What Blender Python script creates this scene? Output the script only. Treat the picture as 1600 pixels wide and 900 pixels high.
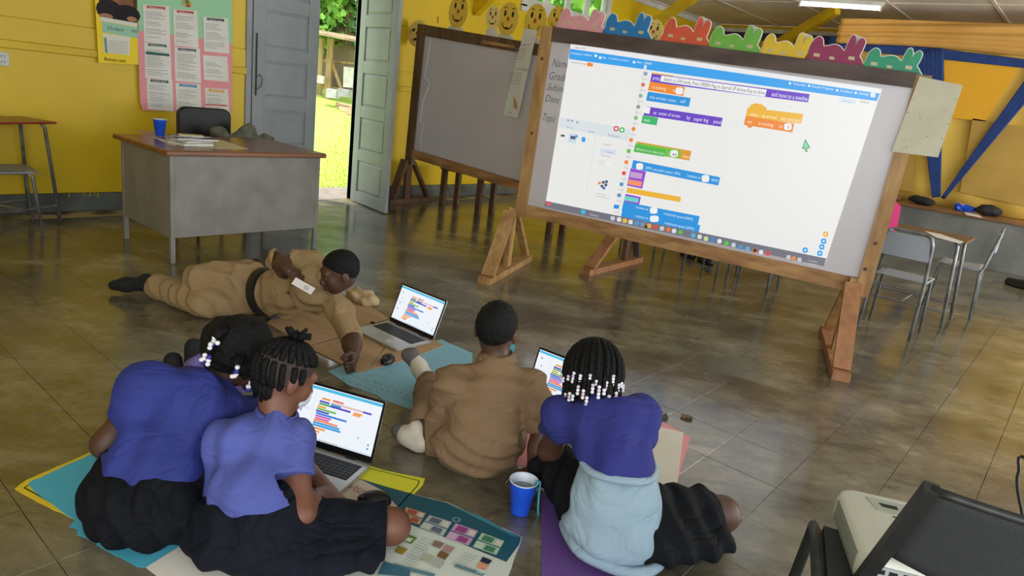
import bpy, bmesh, math, random
import numpy as np
from mathutils import Vector, Matrix
rnd = random.Random(7)
SC = bpy.context.scene
COL = SC.collection
for o in list(bpy.data.objects): bpy.data.objects.remove(o)

# ------------------------------------------------------------------ camera
CAMH = 1.375
F = 1082.94
RX = np.array([0.751743, 0.648306, 0.120756])
DY = np.array([0.264237, -0.128351, -0.955879])
FW = np.array([-0.604203, 0.750484, -0.267793])
C0 = np.array([0, 0, CAMH])
cd = bpy.data.cameras.new('camera'); cam = bpy.data.objects.new('camera', cd); COL.objects.link(cam)
cd.sensor_width = 36; cd.lens = 36 * F / 1600; cd.clip_start = .02; cd.clip_end = 300
m = Matrix.Identity(4)
for i in range(3):
    m[i][0] = RX[i]; m[i][1] = -DY[i]; m[i][2] = -FW[i]; m[i][3] = C0[i]
cam.matrix_world = m
SC.camera = cam

# ------------------------------------------------------------------ light
SC.view_settings.view_transform = 'Standard'; SC.view_settings.look = 'None'
SC.view_settings.gamma = 1; SC.view_settings.use_curve_mapping = False
SC.view_settings.exposure = 0.74
W = bpy.data.worlds.new('sky'); SC.world = W; W.use_nodes = True
wn = W.node_tree.nodes; wl = W.node_tree.links
bg = wn['Background']; bg.inputs[1].default_value = 1.55
bg.inputs[0].default_value = (0.90, 0.96, 1.0, 1)

sd = bpy.data.lights.new('sun', 'SUN'); sd.energy = 3.2; sd.angle = math.radians(6); sd.color = (1, .96, .88)
sun = bpy.data.objects.new('sun', sd); COL.objects.link(sun); sun.location = (8, -4, 12)
sun.rotation_euler = Vector((-.36, .16, -.92)).to_track_quat('-Z', 'Y').to_euler()
def area_light(name, loc, target, sx, sy, power, col):
    d = bpy.data.lights.new(name, 'AREA'); d.shape = 'RECTANGLE'; d.size = sx; d.size_y = sy; d.energy = power; d.color = col
    o = bpy.data.objects.new(name, d); COL.objects.link(o); o.location = loc
    o.rotation_euler = (Vector(target) - Vector(loc)).to_track_quat('-Z', 'Y').to_euler()
    return o
# unseen area lamps, added to brighten stage end and camera side; no windows there
area_light('fill_light_stage', (4.0, 8.6, 1.7), (-4, 9.2, 1.9), 5.5, 1.6, 135, (1, .98, .94))
area_light('fill_light_rear', (1.6, -2.4, 1.9), (-2.6, 4.5, 1.2), 4.5, 1.4, 44, (1, .99, .97))

# ------------------------------------------------------------------ measuring helpers (photo pixel -> place)
def ray(x, y):
    d = (x - 800) * RX + (y - 450) * DY + F * FW
    return d / np.linalg.norm(d)
def G(x, y, z=0.0):
    d = ray(x, y); return C0 + d * (z - CAMH) / d[2]
HH = np.array([FW[0], FW[1], 0]); HH = HH / np.linalg.norm(HH)
SIDE = np.array([HH[1], -HH[0], 0])
UPV = np.array([0, 0, 1.0])
def Q(x, y, hd):
    d = ray(x, y); return C0 + d * hd / (d @ HH)
def PL(x, y, p0, n):
    d = ray(x, y); p0 = np.array(p0, float); n = np.array(n, float)
    return C0 + d * ((p0 - C0) @ n) / (d @ n)
def HX(x, y, X): return PL(x, y, (X, 0, 0), (1, 0, 0))
def HY(x, y, Y): return PL(x, y, (0, Y, 0), (0, 1, 0))
def proj(p):
    v = np.array(p, float) - C0; w = v @ FW
    return (800 + F * (v @ RX) / w, 450 + F * (v @ DY) / w, w)

# ------------------------------------------------------------------ materials
def lin(c):
    if isinstance(c, str): c = tuple(int(c[i:i + 2], 16) for i in (0, 2, 4))
    c = [v / 255 for v in c]
    return tuple(v / 12.92 if v <= .04045 else ((v + .055) / 1.055) ** 2.4 for v in c) + (1,)
MATS = {}
def mat(name, col, rough=.6, metal=0, col2=None, scale=6, detail=4, bump=0, bscale=60, stretch=(1, 1, 1), emit=0, spec=.5, coat=0, trans=0, contrast=(.35, .65), coord='Object', sheen=0, crease=0):
    if name in MATS: return MATS[name]
    M = bpy.data.materials.new(name); M.use_nodes = True; n = M.node_tree.nodes; l = M.node_tree.links
    b = n['Principled BSDF']; c = lin(col)
    b.inputs['Base Color'].default_value = c; b.inputs['Roughness'].default_value = rough; b.inputs['Metallic'].default_value = metal
    b.inputs['Specular IOR Level'].default_value = spec; b.inputs['Coat Weight'].default_value = coat
    if sheen: b.inputs['Sheen Weight'].default_value = sheen
    if trans: b.inputs['Transmission Weight'].default_value = trans; b.inputs['IOR'].default_value = 1.1
    if col2 is not None or bump:
        tc = n.new('ShaderNodeTexCoord'); mp = n.new('ShaderNodeMapping'); mp.inputs['Scale'].default_value = stretch
        l.new(tc.outputs[coord], mp.inputs[0])
    if col2 is not None:
        t = n.new('ShaderNodeTexNoise'); t.inputs['Scale'].default_value = scale; t.inputs['Detail'].default_value = detail
        l.new(mp.outputs[0], t.inputs['Vector'])
        r = n.new('ShaderNodeValToRGB'); r.color_ramp.elements[0].position = contrast[0]; r.color_ramp.elements[1].position = contrast[1]
        r.color_ramp.elements[0].color = c; r.color_ramp.elements[1].color = lin(col2)
        l.new(t.outputs['Fac'], r.inputs[0]); l.new(r.outputs[0], b.inputs['Base Color'])
    if bump:
        t2 = n.new('ShaderNodeTexNoise'); t2.inputs['Scale'].default_value = bscale; t2.inputs['Detail'].default_value = 3
        l.new(mp.outputs[0], t2.inputs['Vector'])
        bp = n.new('ShaderNodeBump'); bp.inputs['Strength'].default_value = bump; bp.inputs['Distance'].default_value = .01
        l.new(t2.outputs['Fac'], bp.inputs['Height']); l.new(bp.outputs[0], b.inputs['Normal'])
        if crease:          # cloth creases: thin valleys of a distorted noise
            t3 = n.new('ShaderNodeTexNoise'); t3.inputs['Scale'].default_value = 4.5; t3.inputs['Detail'].default_value = 2.5; t3.inputs['Distortion'].default_value = 1.6
            mp2 = n.new('ShaderNodeMapping'); mp2.inputs['Scale'].default_value = (1, 1, 1.7); l.new(tc.outputs[coord], mp2.inputs[0]); l.new(mp2.outputs[0], t3.inputs['Vector'])
            v = t3.outputs['Fac']
            for op, k in (('SUBTRACT', .5), ('ABSOLUTE', 0), ('MULTIPLY', 7), ('MINIMUM', 1), ('POWER', .6)):
                q = n.new('ShaderNodeMath'); q.operation = op; l.new(v, q.inputs[0]); q.inputs[1].default_value = k; v = q.outputs[0]
            b2 = n.new('ShaderNodeBump'); b2.inputs['Strength'].default_value = crease; b2.inputs['Distance'].default_value = .012
            l.new(v, b2.inputs['Height']); l.new(bp.outputs[0], b2.inputs['Normal']); l.new(b2.outputs[0], b.inputs['Normal'])
    if emit:
        b.inputs['Emission Color'].default_value = c; b.inputs['Emission Strength'].default_value = emit
    MATS[name] = M
    return M
def printmat(name, emit=0, rough=.7, spec=.3):
    if name in MATS: return MATS[name]
    M = bpy.data.materials.new(name); M.use_nodes = True; n = M.node_tree.nodes; l = M.node_tree.links
    b = n['Principled BSDF']; a = n.new('ShaderNodeAttribute'); a.attribute_name = 'Col'
    b.inputs['Roughness'].default_value = rough; b.inputs['Specular IOR Level'].default_value = spec
    if emit:
        b.inputs['Base Color'].default_value = (.02, .02, .02, 1)
        l.new(a.outputs['Color'], b.inputs['Emission Color']); b.inputs['Emission Strength'].default_value = emit
    else: l.new(a.outputs['Color'], b.inputs['Base Color'])
    MATS[name] = M
    return M

# ------------------------------------------------------------------ objects
def tag(o, label=None, cat=None, group=None, kind=None):
    if label: o['label'] = label
    if cat: o['category'] = cat
    if group: o['group'] = group
    if kind: o['kind'] = kind
    return o
def thing(name, label, cat, loc=(0, 0, 0), rotz=0, group=None, kind=None):
    o = bpy.data.objects.new(name, None); COL.objects.link(o); o.empty_display_size = .05
    o.location = [float(v) for v in loc]; o.rotation_euler = (0, 0, rotz)
    return tag(o, label, cat, group, kind)
def wloc(o):
    p = Vector((0, 0, 0))
    M4 = Matrix.Identity(4)
    while o is not None:
        M4 = Matrix.LocRotScale(o.location, o.rotation_euler, o.scale) @ M4; o = o.parent
    return M4
def copy_tree(o, parent=None):
    c = o.copy(); COL.objects.link(c); c.parent = parent
    for ch in list(o.children): copy_tree(ch, c)
    return c

class MB:
    def __init__(s): s.v = []; s.f = []
    def add(s, vs, fs):
        o = len(s.v); s.v += [tuple(float(c) for c in v) for v in vs]; s.f += [tuple(i + o for i in f) for f in fs]; return s
    def box(s, a, b):
        (x0, y0, z0), (x1, y1, z1) = a, b
        return s.add([(x0, y0, z0), (x1, y0, z0), (x1, y1, z0), (x0, y1, z0), (x0, y0, z1), (x1, y0, z1), (x1, y1, z1), (x0, y1, z1)],
                     [(3, 2, 1, 0), (4, 5, 6, 7), (0, 1, 5, 4), (1, 2, 6, 5), (2, 3, 7, 6), (3, 0, 4, 7)])
    def bbox(s, a, b, e=.004):
        # box with chamfered edges
        a = np.minimum(a, b) if True else a; a0 = np.array(a, float); b0 = np.array(b, float)
        lo = np.minimum(a0, b0); hi = np.maximum(a0, b0); bm = bmesh.new(); bmesh.ops.create_cube(bm, size=1)
        for v in bm.verts:
            for i in range(3): v.co[i] = lo[i] if v.co[i] < 0 else hi[i]
        e = min(e, .45 * float((hi - lo).min()))
        bmesh.ops.bevel(bm, geom=list(bm.edges), offset=e, segments=2, affect='EDGES', profile=.5)
        return s.bm(bm)
    def bm(s, bm):
        bm.verts.index_update(); s.add([tuple(v.co) for v in bm.verts], [tuple(v.index for v in f.verts) for f in bm.faces]); bm.free(); return s
    def prism(s, poly, vec):
        # planar 3D polygon extruded along vec
        n = len(poly); vec = np.array(vec, float); p = [np.array(q, float) for q in poly]
        s.add(p + [q + vec for q in p], [tuple(range(n))[::-1], tuple(range(n, 2 * n))] + [(i, (i + 1) % n, n + (i + 1) % n, n + i) for i in range(n)])
        return s
    def beam(s, a, b, w, t, up=(0, 0, 1)):
        a = np.array(a, float); b = np.array(b, float); d = (b - a) / np.linalg.norm(b - a)
        u = np.array(up, float); u = u - d * (u @ d); u /= np.linalg.norm(u); r = np.cross(d, u)
        q = [a + r * x * w / 2 + u * y * t / 2 for x, y in ((-1, -1), (1, -1), (1, 1), (-1, 1))]
        return s.prism(q, b - a)
    def tube(s, path, r, n=8, closed=False, cap=True):
        P = [np.array(p, float) for p in path]; m_ = len(P); rs = r if hasattr(r, '__len__') else [r] * m_
        base = len(s.v); prev = None
        for i, p in enumerate(P):
            a = P[i - 1] if (i > 0 or closed) else p; b = P[(i + 1) % m_] if (i < m_ - 1 or closed) else p
            t = b - a; t = t / (np.linalg.norm(t) + 1e-12)
            if prev is None:
                u = np.cross(t, (0, 0, 1.0)); u = u if np.linalg.norm(u) > 1e-3 else np.cross(t, (1.0, 0, 0))
            else: u = prev - t * (prev @ t)
            u /= np.linalg.norm(u); prev = u; w = np.cross(t, u)
            for k in range(n):
                an = 2 * math.pi * k / n; s.v.append(tuple(p + rs[i] * (math.cos(an) * u + math.sin(an) * w)))
        for i in range(m_ if closed else m_ - 1):
            for k in range(n):
                a0 = base + i * n; b0 = base + ((i + 1) % m_) * n; s.f.append((a0 + k, a0 + (k + 1) % n, b0 + (k + 1) % n, b0 + k))
        if cap and not closed:
            s.f.append(tuple(base + k for k in range(n))[::-1]); s.f.append(tuple(base + (m_ - 1) * n + k for k in range(n)))
        return s
    def lathe(s, prof, n=24, c=(0, 0, 0)):
        base = len(s.v); k = len(prof)
        for r, z in prof:
            for j in range(n):
                a = 2 * math.pi * j / n; s.v.append((c[0] + r * math.cos(a), c[1] + r * math.sin(a), c[2] + z))
        for i in range(k - 1):
            for j in range(n): s.f.append((base + i * n + j, base + i * n + (j + 1) % n, base + (i + 1) * n + (j + 1) % n, base + (i + 1) * n + j))
        return s
    def grid(s, fn, nu, nv):
        base = len(s.v)
        for j in range(nv + 1):
            for i in range(nu + 1): s.v.append(tuple(float(c) for c in fn(i / nu, j / nv)))
        for j in range(nv):
            for i in range(nu): a = base + j * (nu + 1) + i; s.f.append((a, a + 1, a + nu + 2, a + nu + 1))
        return s
    def ball(s, c, r, seg=10, rings=6):
        r = r if hasattr(r, '__len__') else (r, r, r); b = len(s.v); s.v.append((c[0], c[1], c[2] - r[2]))
        for i in range(1, rings):
            ph = math.pi * i / rings
            for j in range(seg): th = 2 * math.pi * j / seg; s.v.append((c[0] + r[0] * math.sin(ph) * math.cos(th), c[1] + r[1] * math.sin(ph) * math.sin(th), c[2] - r[2] * math.cos(ph)))
        s.v.append((c[0], c[1], c[2] + r[2])); e = len(s.v) - 1
        for j in range(seg): s.f.append((b, b + 1 + (j + 1) % seg, b + 1 + j)); s.f.append((e, e - seg + j, e - seg + (j + 1) % seg))
        for i in range(rings - 2):
            for j in range(seg): a = b + 1 + i * seg; s.f.append((a + j, a + (j + 1) % seg, a + seg + (j + 1) % seg, a + seg + j))
        return s
    def obj(s, name, m_, parent=None, smooth=False, loc=None, solid=0):
        """vertices are given in world space unless the parent has its own frame (loc='local')"""
        vs = s.v
        if parent is not None and loc != 'local':
            inv = wloc(parent).inverted(); vs = [tuple(inv @ Vector(v)) for v in vs]
        me = bpy.data.meshes.new(name); me.from_pydata(vs, [], s.f); me.update()
        if smooth:
            for p in me.polygons: p.use_smooth = True
        bm = bmesh.new(); bm.from_mesh(me); bmesh.ops.recalc_face_normals(bm, faces=bm.faces); bm.to_mesh(me); bm.free()
        o = bpy.data.objects.new(name, me); COL.objects.link(o); o.parent = parent
        if m_ is not None: me.materials.append(m_)
        if solid: md = o.modifiers.new('solid', 'SOLIDIFY'); md.thickness = solid; md.offset = 0
        return o
def top(o, label, cat, group=None): return tag(o, label, cat, group)
def origin_to(o, p):
    d = Vector([float(c) for c in p]) - o.location
    o.data.transform(Matrix.Translation(-d)); o.location = o.location + d
    return o
def soft_shade(o, ang=40):
    for p in o.data.polygons: p.use_smooth = True
    try: o.data.set_sharp_from_angle(angle=math.radians(ang))
    except Exception: pass
    return o

# ------------------------------------------------------------------ flat print: coloured polygons and lettering
_txt = {}
def text_mesh(t):
    if t not in _txt:
        cu = bpy.data.curves.new('t', 'FONT'); cu.body = t; cu.resolution_u = 2; o = bpy.data.objects.new('t', cu); COL.objects.link(o)
        me = bpy.data.meshes.new_from_object(o.evaluated_get(bpy.context.evaluated_depsgraph_get()))
        vs = np.array([v.co[:2] for v in me.vertices]) if len(me.vertices) else np.zeros((1, 2)); fs = [tuple(p.vertices) for p in me.polygons]
        bpy.data.objects.remove(o); bpy.data.curves.remove(cu); bpy.data.meshes.remove(me)
        _txt[t] = (vs, fs)
    return _txt[t]
class Print:
    """2D drawing (u right, v up, metres) with one colour per face, laid on a frame later; later items lie a hair higher"""
    def __init__(s): s.v = []; s.f = []; s.c = []; s.h = 0
    def poly(s, pts, col, flat=True):
        o = len(s.v); s.h += 1; s.v += [(p[0], p[1], s.h) for p in pts]; s.f.append(tuple(range(o, o + len(pts)))); s.c.append(lin(col)); return s
    def rect(s, x0, y0, x1, y1, col): return s.poly([(x0, y0), (x1, y0), (x1, y1), (x0, y1)], col)
    def disc(s, x, y, rx, col, ry=None, n=14): ry = ry or rx; return s.poly([(x + rx * math.cos(6.2832 * i / n), y + ry * math.sin(6.2832 * i / n)) for i in range(n)], col)
    def line(s, pts, w, col):
        for (x0, y0), (x1, y1) in zip(pts[:-1], pts[1:]):
            d = math.hypot(x1 - x0, y1 - y0) or 1e-9; nx, ny = -(y1 - y0) / d * w / 2, (x1 - x0) / d * w / 2
            s.poly([(x0 + nx, y0 + ny), (x0 - nx, y0 - ny), (x1 - nx, y1 - ny), (x1 + nx, y1 + ny)], col); s.h -= 1
        s.h += 1; return s
    def text(s, t, x, y, h, col, width=None, ang=0, slant=0):
        vs, fs = text_mesh(t); vs = vs * h / .7; 
        if width: vs = vs * np.array([width / max(1e-6, vs[:, 0].max()), 1])
        vs = vs + np.outer(vs[:, 1] * slant, (1, 0)); ca, sa = math.cos(ang), math.sin(ang)
        o = len(s.v); s.h += 1
        s.v += [(x + p[0] * ca - p[1] * sa, y + p[0] * sa + p[1] * ca, s.h) for p in vs]
        for f in fs: s.f.append(tuple(i + o for i in f)); s.c.append(lin(col))
        return s
    def scribble(s, x, y, w, h, col, lw=.002, rows=1, gap=None, seed=1):
        r = random.Random(seed); gap = gap or h * 1.6
        for k in range(rows):
            xx = x + r.uniform(0, .05) * w; e = x + w * r.uniform(.75, 1)
            while xx < e:
                L = r.uniform(2, 5) * h; pts = []; q = xx
                while q < min(xx + L, e): pts.append((q, y - k * gap + r.uniform(0, h))); q += h * .38
                if len(pts) > 1: s.line(pts, lw, col)
                xx += L + h * .7
        return s
    def build(s, name, m_, parent, o, u, v, n, step=.00025, off=.0006):
        o = np.array(o, float); u = np.array(u, float); v = np.array(v, float); n = np.array(n, float)
        W_ = [tuple(o + u * p[0] + v * p[1] + n * (off + p[2] * step)) for p in s.v]
        if parent is not None: inv = wloc(parent).inverted(); W_ = [tuple(inv @ Vector(p)) for p in W_]
        me = bpy.data.meshes.new(name); me.from_pydata(W_, [], s.f)
        at = me.color_attributes.new('Col', 'FLOAT_COLOR', 'CORNER'); buf = []
        for f, c in zip(s.f, s.c): buf += list(c) * len(f)
        at.data.foreach_set('color', buf); me.materials.append(m_); me.update()
        ob = bpy.data.objects.new(name, me); COL.objects.link(ob); ob.parent = parent
        if name not in ('projected_screen', 'screen'): ob['kind'] = 'stuff'
        return ob

# ------------------------------------------------------------------ smooth bodies: blended round cones and ellipsoids -> one closed surface
def rot_to(fwd, up):
    f = np.array(fwd, float); f /= np.linalg.norm(f); u = np.array(up, float); u = u - f * (u @ f); u /= np.linalg.norm(u)
    return np.stack([np.cross(f, u), f, u], 1)      # columns: right, forward, up
def cone(a, b, ra, rb, k=None): return ('c', np.array(a, float), np.array(b, float), ra, rb, k)
def ell(c, r, R=None, k=None): return ('e', np.array(c, float), np.array(r, float), np.eye(3) if R is None else R, k)
def prim_box(p):
    if p[0] == 'c': r = max(p[3], p[4]); return np.minimum(p[1], p[2]) - r, np.maximum(p[1], p[2]) + r
    r = np.sqrt(((p[3] * p[2][None, :]) ** 2).sum(1)); return p[1] - r, p[1] + r
def field(prims, vox, k, clips=(), fold=None, pad=.012):
    lo = np.min([prim_box(p)[0] for p in prims], 0) - pad - 2 * vox; hi = np.max([prim_box(p)[1] for p in prims], 0) + pad + 2 * vox
    n = np.ceil((hi - lo) / vox).astype(int) + 1
    Fd = np.full(n, 1.0, np.float32)
    ax = [lo[i] + vox * np.arange(n[i]) for i in range(3)]
    for p in prims:
        kk = p[-1] or k; a, b = prim_box(p); a = a - kk - 3 * vox; b = b + kk + 3 * vox
        i0 = np.clip(np.floor((a - lo) / vox).astype(int), 0, n); i1 = np.clip(np.ceil((b - lo) / vox).astype(int) + 1, 0, n)
        X, Y, Z = np.meshgrid(*[ax[i][i0[i]:i1[i]] for i in range(3)], indexing='ij')
        if p[0] == 'c':
            d = p[2] - p[1]; L2 = max(d @ d, 1e-12)
            t = np.clip(((X - p[1][0]) * d[0] + (Y - p[1][1]) * d[1] + (Z - p[1][2]) * d[2]) / L2, 0, 1)
            D = np.sqrt((X - p[1][0] - t * d[0]) ** 2 + (Y - p[1][1] - t * d[1]) ** 2 + (Z - p[1][2] - t * d[2]) ** 2) - (p[3] + (p[4] - p[3]) * t)
        else:
            Pq = np.stack([X - p[1][0], Y - p[1][1], Z - p[1][2]], -1) @ p[3]
            k0 = np.sqrt(((Pq / p[2]) ** 2).sum(-1)); k1 = np.sqrt(((Pq / p[2] ** 2) ** 2).sum(-1)) + 1e-9
            D = k0 * (k0 - 1) / k1
        sub = Fd[i0[0]:i1[0], i0[1]:i1[1], i0[2]:i1[2]]
        h = np.clip(kk - np.abs(sub - D), 0, None) / kk
        sub[...] = np.minimum(sub, D) - h * h * kk * .25
    if clips or fold:
        X, Y, Z = np.meshgrid(*ax, indexing='ij')
        if fold: Fd += fold(X, Y, Z).astype(np.float32)
        for c in clips:
            c0, cn = np.array(c[0], float), np.array(c[1], float); cn = cn / np.linalg.norm(cn)
            pl = (X - c0[0]) * cn[0] + (Y - c0[1]) * cn[1] + (Z - c0[2]) * cn[2]
            if len(c) > 2: pl = np.where((X - c0[0]) ** 2 + (Y - c0[1]) ** 2 + (Z - c0[2]) ** 2 < c[2] ** 2, pl, -1)
            Fd = np.maximum(Fd, pl)
    return Fd, lo
def nets(Fd, lo, vox):
    s = Fd < 0; n = np.array(Fd.shape) - 1
    cnt = np.zeros(n, np.int8); acc = np.zeros(tuple(n) + (3,), np.float32); num = np.zeros(n, np.float32)
    cs = [(i, j, k) for i in (0, 1) for j in (0, 1) for k in (0, 1)]
    sl = lambda a, c: a[c[0]:c[0] + n[0], c[1]:c[1] + n[1], c[2]:c[2] + n[2]]
    tot = sum(sl(s, c).astype(np.int8) for c in cs); act = (tot > 0) & (tot < 8)
    idx = np.full(n, -1, np.int64); cells = np.argwhere(act); idx[act] = np.arange(len(cells))
    V = np.zeros((len(cells), 3)); N = np.zeros(len(cells))
    for a in cs:
        for d in range(3):
            if a[d]: continue
            b = list(a); b[d] = 1
            fa = Fd[cells[:, 0] + a[0], cells[:, 1] + a[1], cells[:, 2] + a[2]]; fb = Fd[cells[:, 0] + b[0], cells[:, 1] + b[1], cells[:, 2] + b[2]]
            x = (fa < 0) != (fb < 0); t = np.where(x, fa / np.where(x, fa - fb, 1), 0)
            for i in range(3): V[:, i] += x * (a[i] + (t if i == d else 0))
            N += x
    V = lo + vox * (cells + V / N[:, None])
    faces = []
    for d in range(3):
        e, g = [(1, 2), (2, 0), (0, 1)][d]
        A = np.moveaxis(s, (d, e, g), (0, 1, 2)); I = np.moveaxis(idx, (d, e, g), (0, 1, 2))
        x = A[:-1, 1:-1, 1:-1] != A[1:, 1:-1, 1:-1]; q = np.argwhere(x)
        if not len(q): continue
        i, j, k = q[:, 0], q[:, 1] + 1, q[:, 2] + 1
        quad = np.stack([I[i, j - 1, k - 1], I[i, j, k - 1], I[i, j, k], I[i, j - 1, k]], 1)
        fl = A[i, j, k]; quad[~fl] = quad[~fl][:, ::-1]
        faces.append(quad)
    return V, np.concatenate(faces)
def skin(groups, name, m_, parent, smooth=2, attr=None):
    """groups: list of (prims, vox, k, clips, fold); all joined in one mesh object"""
    Vs, Fs, o = [], [], 0
    for g in groups:
        prims, vox, k = g[:3]; clips = g[3] if len(g) > 3 else (); fold = g[4] if len(g) > 4 else None
        Fd, lo = field(prims, vox, k, clips, fold); V, Fq = nets(Fd, lo, vox)
        Vs.append(V); Fs.append(Fq + o); o += len(V)
    V = np.concatenate(Vs); Fq = np.concatenate(Fs)
    if parent is not None: V = V - np.array(wloc(parent).translation)[None, :]
    me = bpy.data.meshes.new(name); me.from_pydata(V.tolist(), [], Fq.tolist()); me.polygons.foreach_set('use_smooth', [True] * len(Fq)); me.update()
    me.materials.append(m_)
    ob = bpy.data.objects.new(name, me); COL.objects.link(ob); ob.parent = parent
    if smooth: md = ob.modifiers.new('smooth', 'SMOOTH'); md.factor = .5; md.iterations = smooth
    return ob
def folds(amp, items):
    def fn(X, Y, Z):
        r = 0
        for d, fr, w, ph in items:
            d = np.array(d, float); d = d / np.linalg.norm(d); s = X * d[0] + Y * d[1] + Z * d[2]
            o = np.cross(d, (.31, .52, .79)); t = X * o[0] + Y * o[1] + Z * o[2]
            wv = np.sin(s * fr + ph + w * np.sin(t * fr * .37 + ph * 1.7))
            r = r + np.sign(wv) * np.abs(wv) ** 1.4 * (0.55 + .45 * np.sin(t * fr * .21 + s * fr * .11 + ph))
        return amp * r
    return fn

# ================================================================== SETTING
XW = -6.4           # inner face of the wall with the doors
CEIL = 3.12
yellow = mat('yellow_paint', (224, 190, 16), .45, col2=(214, 180, 18), scale=1.1, bump=.05, bscale=25)
yellow_trim = mat('yellow_trim_paint', (222, 190, 24), .5, col2=(200, 165, 20), scale=5, stretch=(1, .3, 1))
grey_base = mat('grey_skirting_paint', (98, 104, 98), .6, col2=(70, 74, 70), scale=5)
door_grey = mat('grey_door_paint', (150, 155, 157), .5, col2=(138, 143, 146), scale=3)
white_paint = mat('white_frame_paint', (214, 214, 206), .5, col2=(196, 196, 188), scale=5)
ceil_m = mat('ceiling_board', (222, 218, 208), .8, col2=(202, 197, 186), scale=1.3)
ceil_b = mat('ceiling_batten', (206, 200, 190), .8)

# ---- floor: foundation with square tiles
def floor_material():
    M = bpy.data.materials.new('worn_polished_tile'); M.use_nodes = True; n = M.node_tree.nodes; l = M.node_tree.links; b = n['Principled BSDF']
    geo = n.new('ShaderNodeNewGeometry')
    def noise(sc, det, stretch=(1, 1, 1), rough=.6, rz=.62):
        mp = n.new('ShaderNodeMapping'); mp.vector_type = 'TEXTURE'; mp.inputs['Scale'].default_value = (1 / stretch[1], 1 / stretch[0], 1); mp.inputs['Rotation'].default_value = (0, 0, rz); l.new(geo.outputs['Position'], mp.inputs[0])
        t = n.new('ShaderNodeTexNoise'); t.inputs['Scale'].default_value = sc; t.inputs['Detail'].default_value = det; t.inputs['Roughness'].default_value = rough
        l.new(mp.outputs[0], t.inputs['Vector']); return t.outputs['Fac']
    def ramp(fac, stops):
        r = n.new('ShaderNodeValToRGB'); e = r.color_ramp.elements
        while len(e) < len(stops): e.new(.5)
        for el, (p, c) in zip(e, stops): el.position = p; el.color = lin(c) if not isinstance(c, float) else (c, c, c, 1)
        l.new(fac, r.inputs[0]); return r.outputs[0]
    def mix(a, c, fac, mode='MIX'):
        x = n.new('ShaderNodeMix'); x.data_type = 'RGBA'; x.blend_type = mode
        if isinstance(fac, float): x.inputs[0].default_value = fac
        else: l.new(fac, x.inputs[0])
        l.new(a, x.inputs[6])
        if isinstance(c, tuple): x.inputs[7].default_value = lin(c)
        else: l.new(c, x.inputs[7])
        return x.outputs[2]
    base = ramp(noise(2.0, 9, (1, .75, 1), .72), [(.30, (56, 53, 43)), (.44, (98, 93, 77)), (.57, (126, 119, 100)), (.70, (160, 152, 130))])
    dark = ramp(noise(3.6, 10, (1, .45, 1), .76, .58), [(.48, 0.0), (.66, .85)])
    base = mix(base, (44, 41, 33), dark)
    cobj = n.new('ShaderNodeObjectInfo'); pv = ramp(cobj.outputs['Random'], [(0, .95), (1, 1.03)])
    base = mix(base, pv, 1.0, 'MULTIPLY')
    sc = ramp(noise(9, 9, (1, .35, 1), .82, .7), [(.63, 0.0), (.72, .7)])
    base = mix(base, (176, 166, 138), sc)
    sp = ramp(noise(34, 4, (1, .6, 1), .7), [(.70, 0.0), (.75, .7)])
    base = mix(base, (190, 180, 150), sp)
    l.new(base, b.inputs['Base Color'])
    rr = ramp(noise(2.4, 7, (1, .5, 1), .65), [(.3, .10), (.7, .27)]); l.new(rr, b.inputs['Roughness'])
    b.inputs['Specular IOR Level'].default_value = .55; b.inputs['IOR'].default_value = 1.95
    bp = n.new('ShaderNodeBump'); bp.inputs['Strength'].default_value = .10; bp.inputs['Distance'].default_value = .004
    l.new(noise(18, 6, (1, .5, 1)), bp.inputs['Height']); l.new(bp.outputs[0], b.inputs['Normal'])
    MATS['tile'] = M; return M
tile_m = floor_material()
grout = mat('tile_joint', (176, 164, 128), .8, col2=(98, 90, 70), scale=3, contrast=(.44, .56), coord='Object')
floor = MB().box((XW - .12, -2.6, -.14), (4.2, 13.2, -.0045)).obj('floor', grout); tag(floor, 'worn grey brown tiled hall floor with scuffs', None, kind='structure')
T = .305; X0 = -1.278; Y0 = 1.132
cells = []
for i in range(int((XW + .02 - X0) / T) + 0, 18):
    for j in range(-12, 40):
        x0 = X0 + i * T; y0 = Y0 + j * T
        if x0 < XW + .02 or y0 + T > 13.1 or x0 + T > 4.1: continue
        px, py, w = proj((x0 + T / 2, y0 + T / 2, 0))
        vis = w > .3 and -60 < px < 1660 and -20 < py < 1000
        cells.append((0 if vis else 1, math.hypot(x0, y0), x0, y0))
cells.sort()
tm = bpy.data.meshes.new('tile')
e = .0010; c = .0008; S = T - 2 * e
tm.from_pydata([(x, y, z) for z, q in ((-.0042, 0), (-.0012, 0), (0, c)) for x, y in ((q, q), (S - q, q), (S - q, S - q), (q, S - q))], [],
               [(8, 9, 10, 11)] + [(a + k, a + (k + 1) % 4, a + 4 + (k + 1) % 4, a + 4 + k) for a in (0, 4) for k in range(4)])
tm.materials.append(tile_m); tm.update()
rest = MB()
for q, (hid, d, x0, y0) in enumerate(cells):
    if q < 300:
        o = bpy.data.objects.new('tile', tm); COL.objects.link(o); o.parent = floor
        o.location = (x0 + e, y0 + e, rnd.uniform(-.0003, .0003)); o.rotation_euler = (rnd.uniform(-.0012, .0012), rnd.uniform(-.0012, .0012), 0)
    else: rest.box((x0 + e, y0 + e, -.0042), (x0 + T - e, y0 + T - e, rnd.uniform(-.0004, .0002)))
tag(rest.obj('tiles', tile_m, floor), kind='stuff')

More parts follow.
